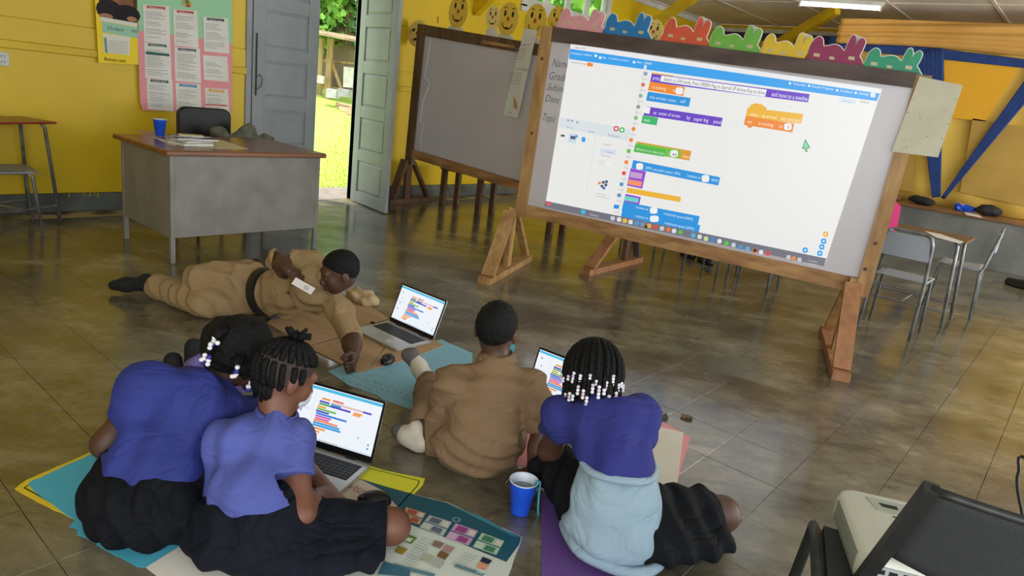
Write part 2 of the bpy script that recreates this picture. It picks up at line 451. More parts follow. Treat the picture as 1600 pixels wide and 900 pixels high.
# ---- wall with doors: boards around the door opening and the high windows
DY0, DY1, DH = 3.60, 4.87, 2.46          # door opening along Y and its height
WY0, WY1, WZ0, WZ1 = 7.45, 9.42, 2.50, 3.02
wall = MB().box((XW - .10, -2.6, 0), (XW - .012, DY0, CEIL)).box((XW - .10, DY1, 0), (XW - .012, WY0, CEIL)).box((XW - .10, WY1, 0), (XW - .012, 13.2, CEIL)) \
    .box((XW - .10, WY0, 0), (XW - .012, WY1, WZ0)).box((XW - .10, WY0, WZ1), (XW - .012, WY1, CEIL)).box((XW - .10, DY0, DH), (XW - .012, DY1, CEIL)).obj('wall_left', yellow)
tag(wall, 'yellow painted boarded wall with double doors', None, kind='structure')
def board(y0, y1, z0, z1, t=.012, m_=yellow): MB().bbox((XW - .012, y0, z0), (XW - .012 + t, y1, z1), .003).obj('board', m_, wall)
for y0, y1 in ((-2.6, DY0 - .05), (DY1 + .05, 13.15)):
    board(y0, y1, .155, 1.248)
    board(y0, y1, 1.25, 1.305, .034, yellow_trim)
    board(y0, y1, 1.307, 1.468, .020)
    board(y0, y1, 1.474, 1.955)
    if y0 > 0:
        for a, b_, z0, z1 in ((y0, y1, 1.961, 2.44), (y0, WY0 - .06, 2.446, CEIL), (WY1 + .06, y1, 2.446, CEIL)): board(a, b_, z0, z1)
    else: board(y0, y1, 1.961, 2.44); board(y0, y1, 2.446, CEIL)
bb = MB().bbox((XW - .012, -2.6, 0), (XW + .012, DY0 - .05, .152), .004).bbox((XW - .012, DY1 + .05, 0), (XW + .012, 13.1, .152), .004).obj('baseboard_left', grey_base)
tag(bb, 'grey painted skirting at the foot of the yellow wall', None, kind='structure')
for px in (40, 107, 131, 140, 147, 152, 700, 760):
    p = HX(px, 303 if px < 400 else 296, XW); L = rnd.uniform(.012, .05)
    MB().bbox((XW + .0115, p[1] - .004, .152 - L), (XW + .014, p[1] + .004, .154), .001).obj('paint_drip', yellow_trim, bb)
# door frame
fr = MB().bbox((XW - .11, DY0 - .055, 0), (XW + .02, DY0, DH + .06)).bbox((XW - .11, DY1, 0), (XW + .02, DY1 + .055, DH + .06)).bbox((XW - .11, DY0, DH), (XW + .02, DY1, DH + .06)).obj('trim_1', door_grey)
tag(fr, 'grey frame around the double doorway', None, kind='structure')
def door_leaf(name, hinge, free, width, label, flip):
    d = np.array([free[0] - hinge[0], free[1] - hinge[1]]); ang = math.atan2(d[1], d[0])
    t = thing(name, label, None, (hinge[0], hinge[1], .012), ang, kind='structure')
    H = DH - .03; st = .12; n = 5; rail = .12; ph = (H - (n + 1) * rail) / n; th = .042
    for x0, x1 in ((0, st), (width - st, width)): MB().bbox((x0, -th / 2, 0), (x1, th / 2, H), .003).obj('stile', door_grey, t, loc='local')
    for k in range(n + 1): z = k * (ph + rail); MB().bbox((st, -th / 2, z), (width - st, th / 2, z + rail), .003).obj('rail', door_grey, t, loc='local')
    for k in range(n):
        z = rail + k * (ph + rail); e_ = .012
        b_ = MB().box((st, -.006, z), (width - st, .006, z + ph))
        for s in (-1, 1):
            y = s * .006; y2 = s * .014; q = .03
            b_.add([(st + e_, y, z + e_), (width - st - e_, y, z + e_), (width - st - e_, y, z + ph - e_), (st + e_, y, z + ph - e_), (st + q, y2, z + q), (width - st - q, y2, z + q), (width - st - q, y2, z + ph - q), (st + q, y2, z + ph - q)],
                   [(4, 5, 6, 7)] + [(k2, (k2 + 1) % 4, 4 + (k2 + 1) % 4, 4 + k2) for k2 in range(4)])
        b_.obj('panel', door_grey, t, loc='local')
    return t
dl = door_leaf('door_1', (XW + .0, DY0 + .012), (XW + .0, 4.32), .712, 'grey panelled door leaf standing closed behind the teacher desk', 1)
iron = mat('dark_iron', (52, 54, 56), .5, .6)
bolt = MB().tube([(.03, .034, 1.05), (.03, .034, 1.62)], .006).tube([(.03, .036, 1.10), (.07, .05, 1.14), (.085, .05, 1.2), (.06, .05, 1.25), (.03, .036, 1.22)], .004, 6)
bolt.v = [(x, -y, z) for x, y, z in bolt.v]
bolt.obj('bolt', iron, dl, loc='local')
door_leaf('door_2', (XW + .03, DY1 - .03), (-5.68, 4.735), .752, 'grey panelled door leaf swung open into the hall beside the whiteboard', 1)
# high window
wt = thing('window_1', 'white framed high window in the yellow wall with trees outside', None, (XW, WY0, WZ0), kind='structure')
glass = mat('window_glass', (235, 245, 240), .05, trans=1.0)
for a, b_ in (((XW - .11, WY0 - .06, WZ0 - .06), (XW + .02, WY1 + .06, WZ0 + .03)), ((XW - .11, WY0 - .06, WZ1 - .03), (XW + .02, WY1 + .06, WZ1 + .06)), ((XW - .11, WY0 - .06, WZ0), (XW + .02, WY0 + .05, WZ1)), ((XW - .11, WY1 - .05, WZ0), (XW + .02, WY1 + .06, WZ1))):
    MB().bbox(a, b_, .004).obj('window_frame', white_paint, wt)
nw = 4
for k in range(nw):
    y0 = WY0 + .05 + (WY1 - WY0 - .1) * k / nw; y1 = WY0 + .05 + (WY1 - WY0 - .1) * (k + 1) / nw
    sash = MB()
    for a, b_ in (((XW - .06, y0, WZ0 + .03), (XW - .01, y0 + .05, WZ1 - .03)), ((XW - .06, y1 - .05, WZ0 + .03), (XW - .01, y1, WZ1 - .03)), ((XW - .06, y0 + .05, WZ0 + .03), (XW - .01, y1 - .05, WZ0 + .12)), ((XW - .06, y0 + .05, WZ1 - .1), (XW - .01, y1 - .05, WZ1 - .03))): sash.bbox(a, b_, .004)
    so = sash.obj('sash', white_paint, wt)
    MB().box((XW - .038, y0 + .05, WZ0 + .12), (XW - .034, y1 - .05, WZ1 - .1)).obj('pane', glass, so)

# ---- ceiling of boards with battens, end wall
ce = MB().box((XW - .1, -2.6, CEIL + .02), (4.2, 13.2, CEIL + .08)).obj('ceiling', ceil_b); tag(ce, 'off white boarded ceiling with cover strips', None, kind='structure')
for i in range(9):
    for j in range(6):
        x0 = XW + .02 + i * 1.2; y0 = -2.2 + j * 2.55
        MB().box((x0 + .004, y0 + .004, CEIL), (min(4.15, x0 + 1.196), min(13.1, y0 + 2.546), CEIL + .02)).obj('panel', ceil_m, ce)
for i in range(9): MB().bbox((XW + i * 1.2, -2.2, CEIL - .012), (XW + .045 + i * 1.2, 13.1, CEIL), .003).obj('batten', ceil_b, ce)
for j in range(6): MB().bbox((XW, -2.22 + j * 2.55, CEIL - .014), (4.1, -2.18 + j * 2.55, CEIL), .003).obj('batten', ceil_b, ce)
cr = MB().bbox((XW - .01, DY1, CEIL - .10), (XW + .03, 13.1, CEIL - .02)).bbox((XW, DY1, CEIL - .02), (XW + .07, 13.1, CEIL)).obj('trim_2', white_paint)
tag(cr, 'white cornice strip between yellow wall and ceiling', None, kind='structure')
wb = MB().box((XW, 13.1, 0), (4.2, 13.2, CEIL)).obj('wall_back', yellow); tag(wb, 'yellow end wall beyond the stage drapes', None, kind='structure')
MB().bbox((XW + .02, 13.06, 2.86), (-2.6, 13.1, 2.99), .004).obj('dark_band', mat('purple_band', (62, 50, 84), .7), wb)
MB().bbox((XW + .02, 13.06, 2.99), (-2.6, 13.1, 3.06), .004).obj('white_band', white_paint, wb)

wf = MB().box((XW, -2.6, 0), (-.9, -2.5, CEIL)).obj('wall_front', yellow); tag(wf, 'yellow wall behind the photographer', None, kind='structure')  # unseen part of the hall, put in to cut daylight on the left
# yellow roof braces
def brace(a, b, lab):
    o = MB().beam(a, b, .09, .15).obj('roof_brace', yellow_trim); origin_to(o, a); top(o, lab, 'beam', 'yellow roof braces'); return o
brace((XW + .0, 6.55, 2.30), (XW + .95, 6.55, CEIL - .02), 'short yellow roof brace above the smiling paper faces')
brace((XW + .0, 10.1, 2.42), (XW + 1.05, 10.1, CEIL - .02), 'yellow roof brace rising behind the orange bunny cutout')
brace((-4.75, 11.9, 2.62), (-3.55, 11.0, CEIL - .02), 'yellow roof brace beside the fluorescent lamp, left of the orange drape')

# fluorescent lamp
pa = G(1250, 6, 2.97); pb = G(1376, 14, 2.97)
lt = thing('fluorescent_lamp', 'lit white fluorescent tube lamp under the ceiling', 'lamp', (pa + pb) / 2)
dirv = (pb - pa) / np.linalg.norm(pb - pa)
MB().beam(pa - dirv * .03 + np.array([0, 0, .055]), pb + dirv * .03 + np.array([0, 0, .055]), .07, .05).obj('housing', white_paint, lt)
for p in (pa, pb): MB().beam(p - dirv * .012, p + dirv * .012, .05, .07).obj('tube_holder', white_paint, lt)
MB().tube([pa, pb], .019, 12).obj('tube', mat('lamp_glow', (255, 252, 240), .4, emit=9), lt, smooth=True)
for s in (.25, .75):
    p = pa + (pb - pa) * s; MB().tube([p + np.array([0, 0, .08]), np.array([p[0], p[1], CEIL])], .006, 6).obj('hanger', iron, lt)

# ================================================================== OUTSIDE THE DOOR
lawn_m = mat('lawn', (150, 180, 66), .9, col2=(172, 200, 88), scale=9, detail=8, bump=.5, bscale=60)
GZ = -.12
_q = Q(530, 158, 17.2); SLOPE = (_q[2] - GZ) / ((XW - 1.4) - _q[0])            # the lawn rises gently away from the building
def LZ(x): return GZ + SLOPE * max(0.0, (XW - 1.4) - x)
lw = MB().prism([(XW - .95, -18, GZ - .3), (XW - .95, -18, GZ), (XW - 1.4, -18, GZ), (-46, -18, LZ(-46)), (-46, -18, GZ - .3)], (0, 62, 0)).obj('lawn', lawn_m); tag(lw, 'bright green lawn outside the doorway', None, kind='structure')
MB().box((XW - .95, -3, GZ - .1), (XW - .12, 14, -.03)).obj('path', mat('pink_concrete', (190, 172, 164), .8, col2=(166, 150, 142), scale=8)); tag(bpy.data.objects['path'], 'pale concrete step along the outside wall', None, kind='structure')
# blades close to the door
gr = MB(); r2 = random.Random(3)
for k in range(9000):
    a = r2.random() ** 1.6; d = 1.05 + a * 11; x = XW - d; y = DY0 + (DY1 - DY0) * (.35 + .65 * r2.random()) + d * 1.05 + r2.uniform(-.8, .8) * (1 + d * .12)
    h = r2.uniform(.02, .045) * (1 + d * .04); an = r2.uniform(0, 6.28); w = .006 * (1 + d * .2); dx, dy = math.cos(an) * w, math.sin(an) * w
    gz = LZ(x) - .002; gr.add([(x - dx, y - dy, gz), (x + dx, y + dy, gz), (x + r2.uniform(-.02, .02), y + r2.uniform(-.02, .02), gz + h)], [(0, 1, 2)])
go = gr.obj('grass', mat('grass_blade', (150, 182, 66), .8, col2=(178, 204, 92), scale=3)); tag(go, 'short bright grass blades on the lawn outside the door', 'grass', kind='stuff')
# timber lean-to with debris
bark = mat('bark', (132, 112, 88), .9, col2=(86, 70, 54), scale=5, stretch=(1, 1, .15), bump=.8, bscale=14)
oldwood = mat('weathered_timber', (176, 148, 112), .8, col2=(136, 108, 80), scale=5, stretch=(3, 3, .3))
hedge1 = mat('leaf_green', (86, 142, 44), .6, col2=(132, 182, 66), scale=3)
hedge2 = mat('leaf_dark', (40, 84, 32), .6, col2=(70, 120, 44), scale=3)
D1 = 17.5           # distance of the lean-to from the camera
def O(px, py, hd): return Q(px, py, hd)
sh = thing('shed', 'open timber lean-to with wire mesh across the lawn', 'shed', O(537, 157, D1))
def post(px0, py0, px1, py1, hd, w=.09, par=None, nm='post', m_=None):
    MB().beam(O(px0, py0, hd), O(px1, py1, hd), w, w, up=HH).obj(nm, m_ or oldwood, par)
post(503, 60, 499, 152, D1, .10, sh); post(517, 60, 512, 156, D1 - .3, .13, sh); post(561, 72, 556, 152, D1, .10, sh)
post(516, 90, 534, 140, D1 - .25, .07, sh, 'strut'); post(497, 134, 559, 146, D1 - .2, .09, sh, 'rail'); post(500, 94, 562, 100, D1, .05, sh, 'rail')
rf = [O(486, 52, D1 - 1.0), O(568, 68, D1 - 1.0), O(568, 62, D1 + 1.8), O(486, 47, D1 + 1.8)]
MB().prism(rf, (0, 0, .05)).obj('roof', mat('rusty_sheet', (168, 150, 120), .6, col2=(120, 100, 78), scale=4), sh)
mesh = MB()
for k in range(22):
    x = 520 + 38 * k / 21; mesh.tube([O(x, 68 + (x - 500) * .15, D1), O(x - 4, 146, D1)], .012, 4)
for k in range(11): mesh.tube([O(519, 70 + k * 7, D1), O(557, 74 + k * 7, D1)], .012, 4)
tag(mesh.obj('wire_mesh', mat('mesh_wire', (128, 112, 102), .7), sh), kind='stuff')
MB().prism([O(486, 75, D1 + 1.9), O(566, 82, D1 + 1.9), O(560, 146, D1 + 1.9), O(484, 138, D1 + 1.9)], HH * .06).obj('rear_wall', mat('shed_back', (150, 132, 118), .9, col2=(110, 96, 84), scale=3), sh)
for q, (x0, y0, x1, y1, hd, col, nm, lab) in enumerate([(537, 104, 563, 136, D1 - .6, (206, 204, 206), 'metal_sheet', 'pale grey sheet leaning on the timber lean-to'), (496, 117, 506, 129, D1 - .5, (226, 226, 218), 'bucket', 'small white box hanging in the lean-to'),
        (510, 138, 526, 152, D1 - 1.6, (176, 176, 186), 'concrete_block', 'grey block lying before the lean-to, left of the planks'), (528, 138, 545, 150, D1 - 1.8, (150, 150, 158), 'concrete_block', 'darker grey block lying before the lean-to, beside the planks')]):
    p = [O(x0, y0, hd), O(x1, y0 + 3, hd), O(x1 - 1, y1 + 2, hd), O(x0 - 1, y1, hd)]
    o = MB().prism(p, HH * (.03 if q == 0 else .3)).obj(nm, mat('junk%d' % q, col, .7, col2=tuple(int(v * .85) for v in col), scale=6)); origin_to(o, p[3]); top(o, lab, 'box' if 'box' in lab else 'sheet' if q == 0 else 'block')
plab = ['longest reddish plank nearest the lawn edge of the debris heap', 'reddish plank lying across the middle of the debris heap', 'pale plank at the top of the debris heap under the grey sheet', 'short plank at the right end of the debris heap']
for q, (x0, y0, x1, y1) in enumerate(((526, 160, 556, 163), (530, 156, 552, 160), (532, 152, 548, 155), (544, 151, 560, 155))):
    a = O(x0, y0, D1 - 1.2 - q * .25); a[2] = LZ(a[0]) + .05; b_ = O(x1, y1, D1 - 1.2 - q * .25); b_[2] = LZ(b_[0]) + .05
    o = MB().beam(a, b_, .16, .09).obj('plank', mat('pink_plank%d' % (q % 2), ((206, 168, 140), (186, 150, 128))[q % 2], .8)); origin_to(o, a); top(o, plab[q], 'plank', 'planks in the debris heap')
def leaf_cloud(name, m_, parent, c, r, n, size, seed, heart=True):
    r3 = random.Random(seed); b_ = MB()
    for k in range(n):
        while True:
            p = np.array([r3.uniform(-1, 1) for _ in range(3)])
            if .25 < p @ p < 1: break
        p = np.array(c) + p * np.array(r); s = size * r3.uniform(.6, 1.3)
        nrm = np.array([r3.uniform(.1, 1) * (-HH[0]), r3.uniform(.1, 1) * (-HH[1]), r3.uniform(-.2, .9)]) + np.array([r3.uniform(-.5, .5) for _ in range(3)]); nrm /= np.linalg.norm(nrm)
        u = np.cross(nrm, (r3.uniform(-.3, .3), r3.uniform(-.3, .3), 1)); u /= np.linalg.norm(u); v = np.cross(nrm, u)
        q = [p - v * s, p + u * s * .62 - v * s * .1 + nrm * .1 * s, p + u * s * .42 + v * s * .55, p + v * s * .42 - nrm * .08 * s, p - u * s * .42 + v * s * .55, p - u * s * .62 - v * s * .1 + nrm * .1 * s]
        b_.add(q, [(0, 1, 2, 3), (0, 3, 4, 5)])
    return tag(b_.obj(name, m_, parent), kind='stuff')
D2 = 20.0
tb = O(533, 140, D2); tb[2] = LZ(tb[0])
tr = thing('tree', 'vine covered tree trunk with big leaves behind the lean-to', 'tree', tb)
tt = O(531, -40, D2)
MB().tube([tb, O(534, 60, D2), tt, tt + np.array([0, 0, 3])], [.42, .36, .32, .2], 14).obj('trunk', bark, tr, smooth=True)
vn = MB(); r4 = random.Random(9)
for k in range(26):
    a = r4.uniform(-.38, .38); vn.tube([tb + SIDE * a * 1.3 - HH * .40 + UPV * 0, O(534, 60, D2 - .42) + SIDE * (a + r4.uniform(-.08, .08)), tt + SIDE * (a * .9 + r4.uniform(-.1, .1)) - HH * .36], r4.uniform(.015, .035), 5)
tag(vn.obj('vine', bark, tr), kind='stuff')
leaf_cloud('foliage', hedge1, tr, O(506, 25, D2 - .3), (.75, .75, 1.3), 480, .17, 1)
leaf_cloud('foliage', hedge2, tr, O(556, 25, D2 + .2), (.8, .8, 1.4), 420, .17, 2)
leaf_cloud('foliage', hedge1, tr, O(520, -45, D2), (1.6, 1.6, 1.2), 400, .2, 4)
for q, (px, py, hd, r_, n_, m_, lab) in enumerate([(478, 20, 24.5, (1.7, 1.7, 2.6), 800, hedge2, 'dark leafy tree behind the lean-to on the left of the doorway view'), (588, 10, 24.5, (1.8, 1.8, 3.0), 800, hedge1, 'light green tree behind the lean-to, beside the open door leaf'), (533, -10, 32, (3.6, 3.6, 4.0), 1300, hedge2, 'tall dark tree farthest behind the vine covered trunk')]):
    c_ = O(px, py, hd); b0 = np.array([c_[0], c_[1], LZ(c_[0])]); t_ = thing('tree', lab, 'tree', b0, group='trees beyond the lawn')
    MB().tube([b0, c_], [.25, .15], 10).obj('trunk', bark, t_, smooth=True); leaf_cloud('foliage', m_, t_, c_, r_, n_, .26, 20 + q)
    leaf_cloud('foliage', m_, t_, np.array([c_[0], c_[1], LZ(c_[0]) + .9]), (r_[0], r_[1], 1.0), 500, .26, 50 + q)
for q, (px, py, hd, lab) in enumerate([(845, -20, 19, 'sunlit green tree outside the high window, left pane'), (930, -5, 27, 'sunlit green tree outside the high window, right pane')]):
    c_ = O(px, py, hd); b0 = np.array([c_[0], c_[1], LZ(c_[0])]); t_ = thing('tree', lab, 'tree', b0, group='trees outside the high window')
    MB().tube([b0, c_], [.25, .15], 10).obj('trunk', bark, t_, smooth=True); leaf_cloud('foliage', hedge1, t_, c_, (3, 3, 2.6), 1100, .3, 30 + q)

# ================================================================== BOARDS
pine = mat('pine_timber', (186, 148, 96), .6, col2=(150, 110, 64), scale=4, stretch=(4, 4, .8), detail=6, bump=.1, bscale=30)
pine_h = mat('pine_rail', (184, 142, 92), .6, col2=(140, 98, 58), scale=4, stretch=(.8, 4, 4), detail=6, bump=.1, bscale=30)
redpine = mat('reddish_timber', (172, 122, 82), .6, col2=(142, 96, 62), scale=4, stretch=(4, 4, .8), detail=6)
brownw = mat('brown_stained_timber', (112, 84, 60), .55, col2=(82, 60, 42), scale=4, stretch=(3, 3, .8), detail=6)
darkw = mat('dark_weathered_timber', (96, 80, 72), .6, col2=(72, 58, 52), scale=4, stretch=(.8, 3, 3), detail=6)
wb_m = mat('whiteboard', (208, 203, 207), .25, col2=(199, 194, 198), scale=1.5, spec=.5)
paperm = mat('white_paper', (232, 230, 222), .8, col2=(222, 218, 208), scale=4)
ink = (40, 44, 60)

# ---- front board, plane through its two feet
E1 = np.array([.978, .208, 0.]); NB = np.array([.208, -.978, 0.]); OB = np.array([-2.25, 4.435, 0.])
def B2(px, py, off=0.0):                 # photo pixel -> (s, z) on the board face
    p = PL(px, py, OB + NB * off, NB); q = p - OB; return (q @ E1, p[2])
def BP(s, z, n=0.0): return OB + E1 * s + NB * n + UPV * z
fb = thing('whiteboard_stand', 'large whiteboard in pine frame with projected screen on it', 'whiteboard', BP(0, 0))
def bprism(pts, n0, n1, nm, m_, par): return MB().prism([BP(s, z, n0) for s, z in pts], NB * (n1 - n0)).obj(nm, m_, par)
ztl, ztr, zbl, zbr = 1.875, 1.775, .475, .455
bprism([(-1.205, .46), (-1.115, .46), (-1.085, ztl), (-1.175, ztl)], -.045, .012, 'post', pine, fb)
bprism([(1.262, .42), (1.345, .42), (1.365, ztr - .01), (1.285, ztr - .01)], -.045, .012, 'post', pine, fb)
bprism([(-1.085, ztl - .10), (1.285, ztr - .085), (1.29, ztr), (-1.085, ztl)], -.040, .010, 'top_rail', darkw, fb)
bprism([(-1.115, zbl), (1.262, zbr - .02), (1.262, zbr + .072), (-1.115, zbl + .088)], -.040, .010, 'bottom_rail', pine_h, fb)
panel = bprism([(-1.115, zbl + .05), (1.30, zbr + .04), (1.30, ztr - .05), (-1.085, ztl - .06)], -.02, -.012, 'board_face', wb_m, fb)
for px, py in ((848, 92), (832, 208), (1180, 391), (1010, 354), (1368, 380), (1352, 420)):
    s, z = B2(px, py); o = MB().tube([BP(s, z, .0122), BP(s, z, .0135)], .012, 10); o.obj('knot', mat('knot', (84, 56, 34), .6), fb)
def foot(par, near, far, post_s, zt, m1, m2, m3, plane_t):
    near = np.array([near[0], near[1], 0.]); far = np.array([far[0], far[1], 0.]); d = (far - near) / np.linalg.norm(far - near); side = np.array([d[1], -d[0], 0])
    MB().prism([near - side * .05 + UPV * .0, near + side * .05, near + side * .05 + UPV * .05, near - side * .05 + UPV * .05], far - near).obj('foot_base', m1, par)
    mid = plane_t; L = (mid - near) @ d; mid = near + d * L
    def br(t0, t1, z1, w, m_, nm, s0=0.0):
        # brace from base position t0 to post at height z1
        a = near + d * t0 + UPV * .05; b_ = near + d * t1 + UPV * z1
        MB().beam(a + side * s0, b_ + side * s0, w, .036, up=np.cross(side, b_ - a)).obj(nm, m_, par)
    br(.07, L - .07, zt, .098, m1, 'front_brace', 0)
    MB().prism([mid + side * x + d * y + UPV * .05 for x, y in ((-.020, -.045), (.020, -.045), (.020, .045), (-.020, .045))], UPV * (zt - .02)).obj('foot_post', m2, par)
    br(np.linalg.norm(far - near) - .05, L + .075, zt - .03, .06, m3, 'rear_brace', 0)
foot(fb, (-3.268, 3.72), (-3.638, 4.673), -1.16, .50, pine, pine, pine, BP(-1.16, 0))
foot(fb, (-.862, 4.215), (-1.232, 5.184), 1.30, .50, redpine, pine, pine, BP(1.30, 0))
# handwriting left of the screen
hw = Print(); HI = (104, 122, 128)
for t, px, py, w, h in (('Name', 862, 92, 26, .055), ('Grade', 856, 112, 30, .055), ('Subject', 854, 129, 32, .05), ('Date', 851, 147, 22, .05), ('Topic', 846, 177, 21, .055)):
    s, z = B2(px, py); s2, z2 = B2(px + w, py + 4); hw.text(t, s, z - .05, h, HI, width=s2 - s, ang=-.03, slant=.2)
hw.build('handwriting', printmat('marker_ink'), fb, BP(0, 0, -.012), E1, UPV, NB)

# ---- projected image
sc = Print()
def sq(pts, col): sc.poly([B2(*p) for p in pts], col)
WHT = (238, 238, 236); BLUE = (52, 164, 240); PUR = (106, 66, 200); ORG = (242, 140, 52); YEL = (240, 184, 56); GRN = (60, 186, 110); CY = (40, 150, 226)
sq([(891, 68), (1378, 139), (1289, 411), (852, 314)], WHT)
sq([(890, 76), (1375, 146), (1370, 158), (888, 92)], BLUE); sq([(891, 68), (1378, 139), (1376, 146), (890, 76)], (236, 238, 240))
def stext(t, p0, p1, h, col, dz=0):
    a = B2(*p0); b_ = B2(*p1); ang = math.atan2(b_[1] - a[1], b_[0] - a[0]); sc.text(t, a[0], a[1] + dz, h, col, width=math.hypot(b_[0] - a[0], b_[1] - a[1]), ang=ang)
def block(x0, y0, x1, y1, h, col, tab=True):
    # bar from (x0,y0) to (x1,y1) along its top edge, h pixels high
    sl = .22; sq([(x0, y0), (x1, y1), (x1 - h * sl, y1 + h), (x0 - h * sl, y0 + h)], col)
def pill(x, y, rx, ry, col=(245, 245, 245)):
    a = B2(x - rx, y); b_ = B2(x + rx, y); c_ = B2(x, y - ry); d_ = B2(x, y + ry); u = ((b_[0] - a[0]) / 2, (b_[1] - a[1]) / 2); v = ((c_[0] - d_[0]) / 2, (c_[1] - d_[1]) / 2); m_ = ((a[0] + b_[0]) / 2, (c_[1] + d_[1]) / 2)
    sc.poly([(m_[0] + u[0] * math.copysign(abs(math.cos(t)) ** .5, math.cos(t)) + v[0] * math.copysign(abs(math.sin(t)) ** .7, math.sin(t)), m_[1] + u[1] * math.copysign(abs(math.cos(t)) ** .5, math.cos(t)) + v[1] * math.copysign(abs(math.sin(t)) ** .7, math.sin(t))) for t in [6.2832 * i / 20 for i in range(20)]], col)
PALE = (226, 234, 240)
sq([(875, 183), (985, 202), (981, 220), (872, 199)], (222, 230, 234))
sq([(1006, 101), (1010, 102), (966, 338), (962, 337)], (230, 232, 234)); sq([(930, 211), (931, 211), (915, 303), (914, 303)], (224, 226, 228))
stext('mBlock v5.4.0', (897, 75), (914, 77), .010, (90, 90, 90)); stext('makeblock | mBlock', (891, 84), (924, 88), .015, (225, 240, 250)); stext('File', (940, 91), (946, 92), .014, (240, 248, 252))
stext('Untitled project', (950, 92), (982, 96), .013, (225, 240, 250)); stext('Save   Publish', (994, 98), (1018, 101), .015, (240, 248, 252))
pill(930, 87, 2, 2, (240, 248, 252)); pill(937, 90, 2, 2, (240, 248, 252)); pill(990, 97, 2, 2, (240, 248, 252))
for t, a, b_ in (('Tutorials', (1238, 132), (1258, 135)), ('Example Programs', (1268, 136), (1302, 141)), ('Feedback', (1312, 143), (1332, 146)), ('Settings', (1341, 147), (1357, 149))):
    stext(t, a, b_, .014, (236, 246, 252)); pill(a[0] - 4, a[1] - 2, 1.8, 1.8, (240, 248, 252))
pill(1364, 148, 4, 4, (225, 235, 240))
stext('obstacle range', (891, 98), (915, 101), .012, (120, 120, 130)); sq([(917, 97), (926, 99), (925, 104), (916, 103)], ORG)
# stage buttons and sprite list
pill(962, 201, 4, 4, (214, 70, 70)); pill(962, 201, 2, 2, (250, 235, 235)); pill(971, 203, 4, 4, (70, 190, 90)); pill(971, 203, 2, 2, (235, 250, 235))
for x, y in ((887, 188), (893, 189), (901, 191)): pill(x, y, 1.6, 1.6, (150, 158, 164))
stext('Sprites', (918, 206), (928, 208), .013, (110, 120, 130)); stext('Background', (949, 212), (966, 215), .013, (110, 120, 130)); stext('Devices', (884, 199), (894, 201), .012, (150, 160, 170))
sq([(889, 208), (902, 210), (899, 224), (886, 222)], (206, 224, 240)); sq([(891, 212), (899, 213), (898, 218), (890, 217)], (90, 96, 120)); sq([(876, 210), (882, 211), (881, 214), (875, 213)], (80, 84, 92)); pill(911, 218, 3, 4, BLUE); pill(900, 213, 2, 2, BLUE)
stext('Costumes', (941, 226), (954, 228), .012, (120, 126, 132)); sq([(938, 231), (964, 235), (962, 243), (936, 239)], (218, 228, 238)); stext('Costumes', (945, 238), (957, 240), .012, (120, 140, 160))
stext('Sounds', (938, 243), (952, 246), .012, (120, 126, 132)); sq([(935, 250), (959, 254), (958, 260), (934, 257)], (226, 230, 232)); pill(951, 256, 7, 3, (242, 242, 242))
for x, y, c_ in ((936, 286, ORG), (942, 285, (60, 90, 120)), (946, 289, (60, 90, 120)), (943, 294, (70, 110, 190)), (940, 291, (60, 90, 120)), (947, 284, (60, 90, 120))): pill(x, y, 2.2, 2.2, c_)
stext('Add from library', (930, 303), (946, 306), .011, (150, 150, 150)); stext('or upload picture', (929, 307), (951, 311), .011, (170, 150, 120))
for k, c_ in enumerate([(150, 160, 190), (220, 120, 90), (130, 190, 170), (150, 160, 160), (130, 190, 130), ORG, ORG, (100, 190, 60), (244, 140, 60), (240, 70, 80), (90, 150, 200), (90, 150, 200), (40, 140, 230)]):
    x = 1008 - k * 3.75; y = 115 + k * 17.3; pill(x, y, 3, 3, c_) if k < 12 else sq([(x - 4, y - 3), (x + 4, y - 2), (x + 3, y + 4), (x - 5, y + 3)], c_)
    stext(('Looks', 'Show', 'Light', 'Action', 'Sensing', 'Events', 'Control', 'Sensing', 'Operator', 'Variables', 'My Blocks', 'Cloud', 'extension')[k], (x - 5, y + 9), (x + 4, y + 10.5), .009, (150, 150, 156))
# code blocks
sq([(1018, 113), (1052, 118), (1052, 121), (1017, 116)], YEL)
block(1018, 115, 1265, 147, 13, PUR); stext('print', (1019, 124), (1030, 126), .026, (240, 236, 250)); sq([(1033, 118), (1198, 140), (1195, 151), (1031, 127)], (245, 245, 246))
stext('Switch to LIVE mode, Press GREEN Flag to Start & UP Arrow Key to drive', (1036, 126), (1194, 148), .024, (60, 60, 66)); stext('and move to a newline', (1205, 150), (1261, 158), .028, (242, 238, 252))
block(1015, 127, 1070, 136, 14, ORG); stext('is moving', (1018, 138), (1040, 141), .022, (255, 236, 214)); stext('to', (1050, 143), (1055, 144), .020, (255, 236, 214)); pill(1061, 142, 6, 5.5)
block(1012, 143, 1079, 153, 14, CY); stext('stop encoder motor', (1014, 153), (1056, 160), .020, (210, 232, 250)); stext('all', (1062, 160), (1070, 161), .020, (210, 232, 250))
block(1008, 166, 1129, 184, 14, PUR); sq([(1006, 166), (1016, 168), (1014, 178), (1004, 176)], (244, 244, 246)); stext('at', (1020, 178), (1025, 179), .022, (240, 236, 250)); stext('center of screen', (1028, 179), (1062, 184), .022, (240, 236, 250)); stext('by', (1072, 186), (1078, 187), .024, (240, 236, 250)); stext('super big', (1083, 188), (1106, 191), .024, (240, 236, 250)); stext('pixel', (1114, 192), (1126, 194), .022, (240, 236, 250))
block(1004, 180, 1028, 184, 12, GRN); stext('dark', (1005, 189), (1015, 191), .020, (225, 248, 234))
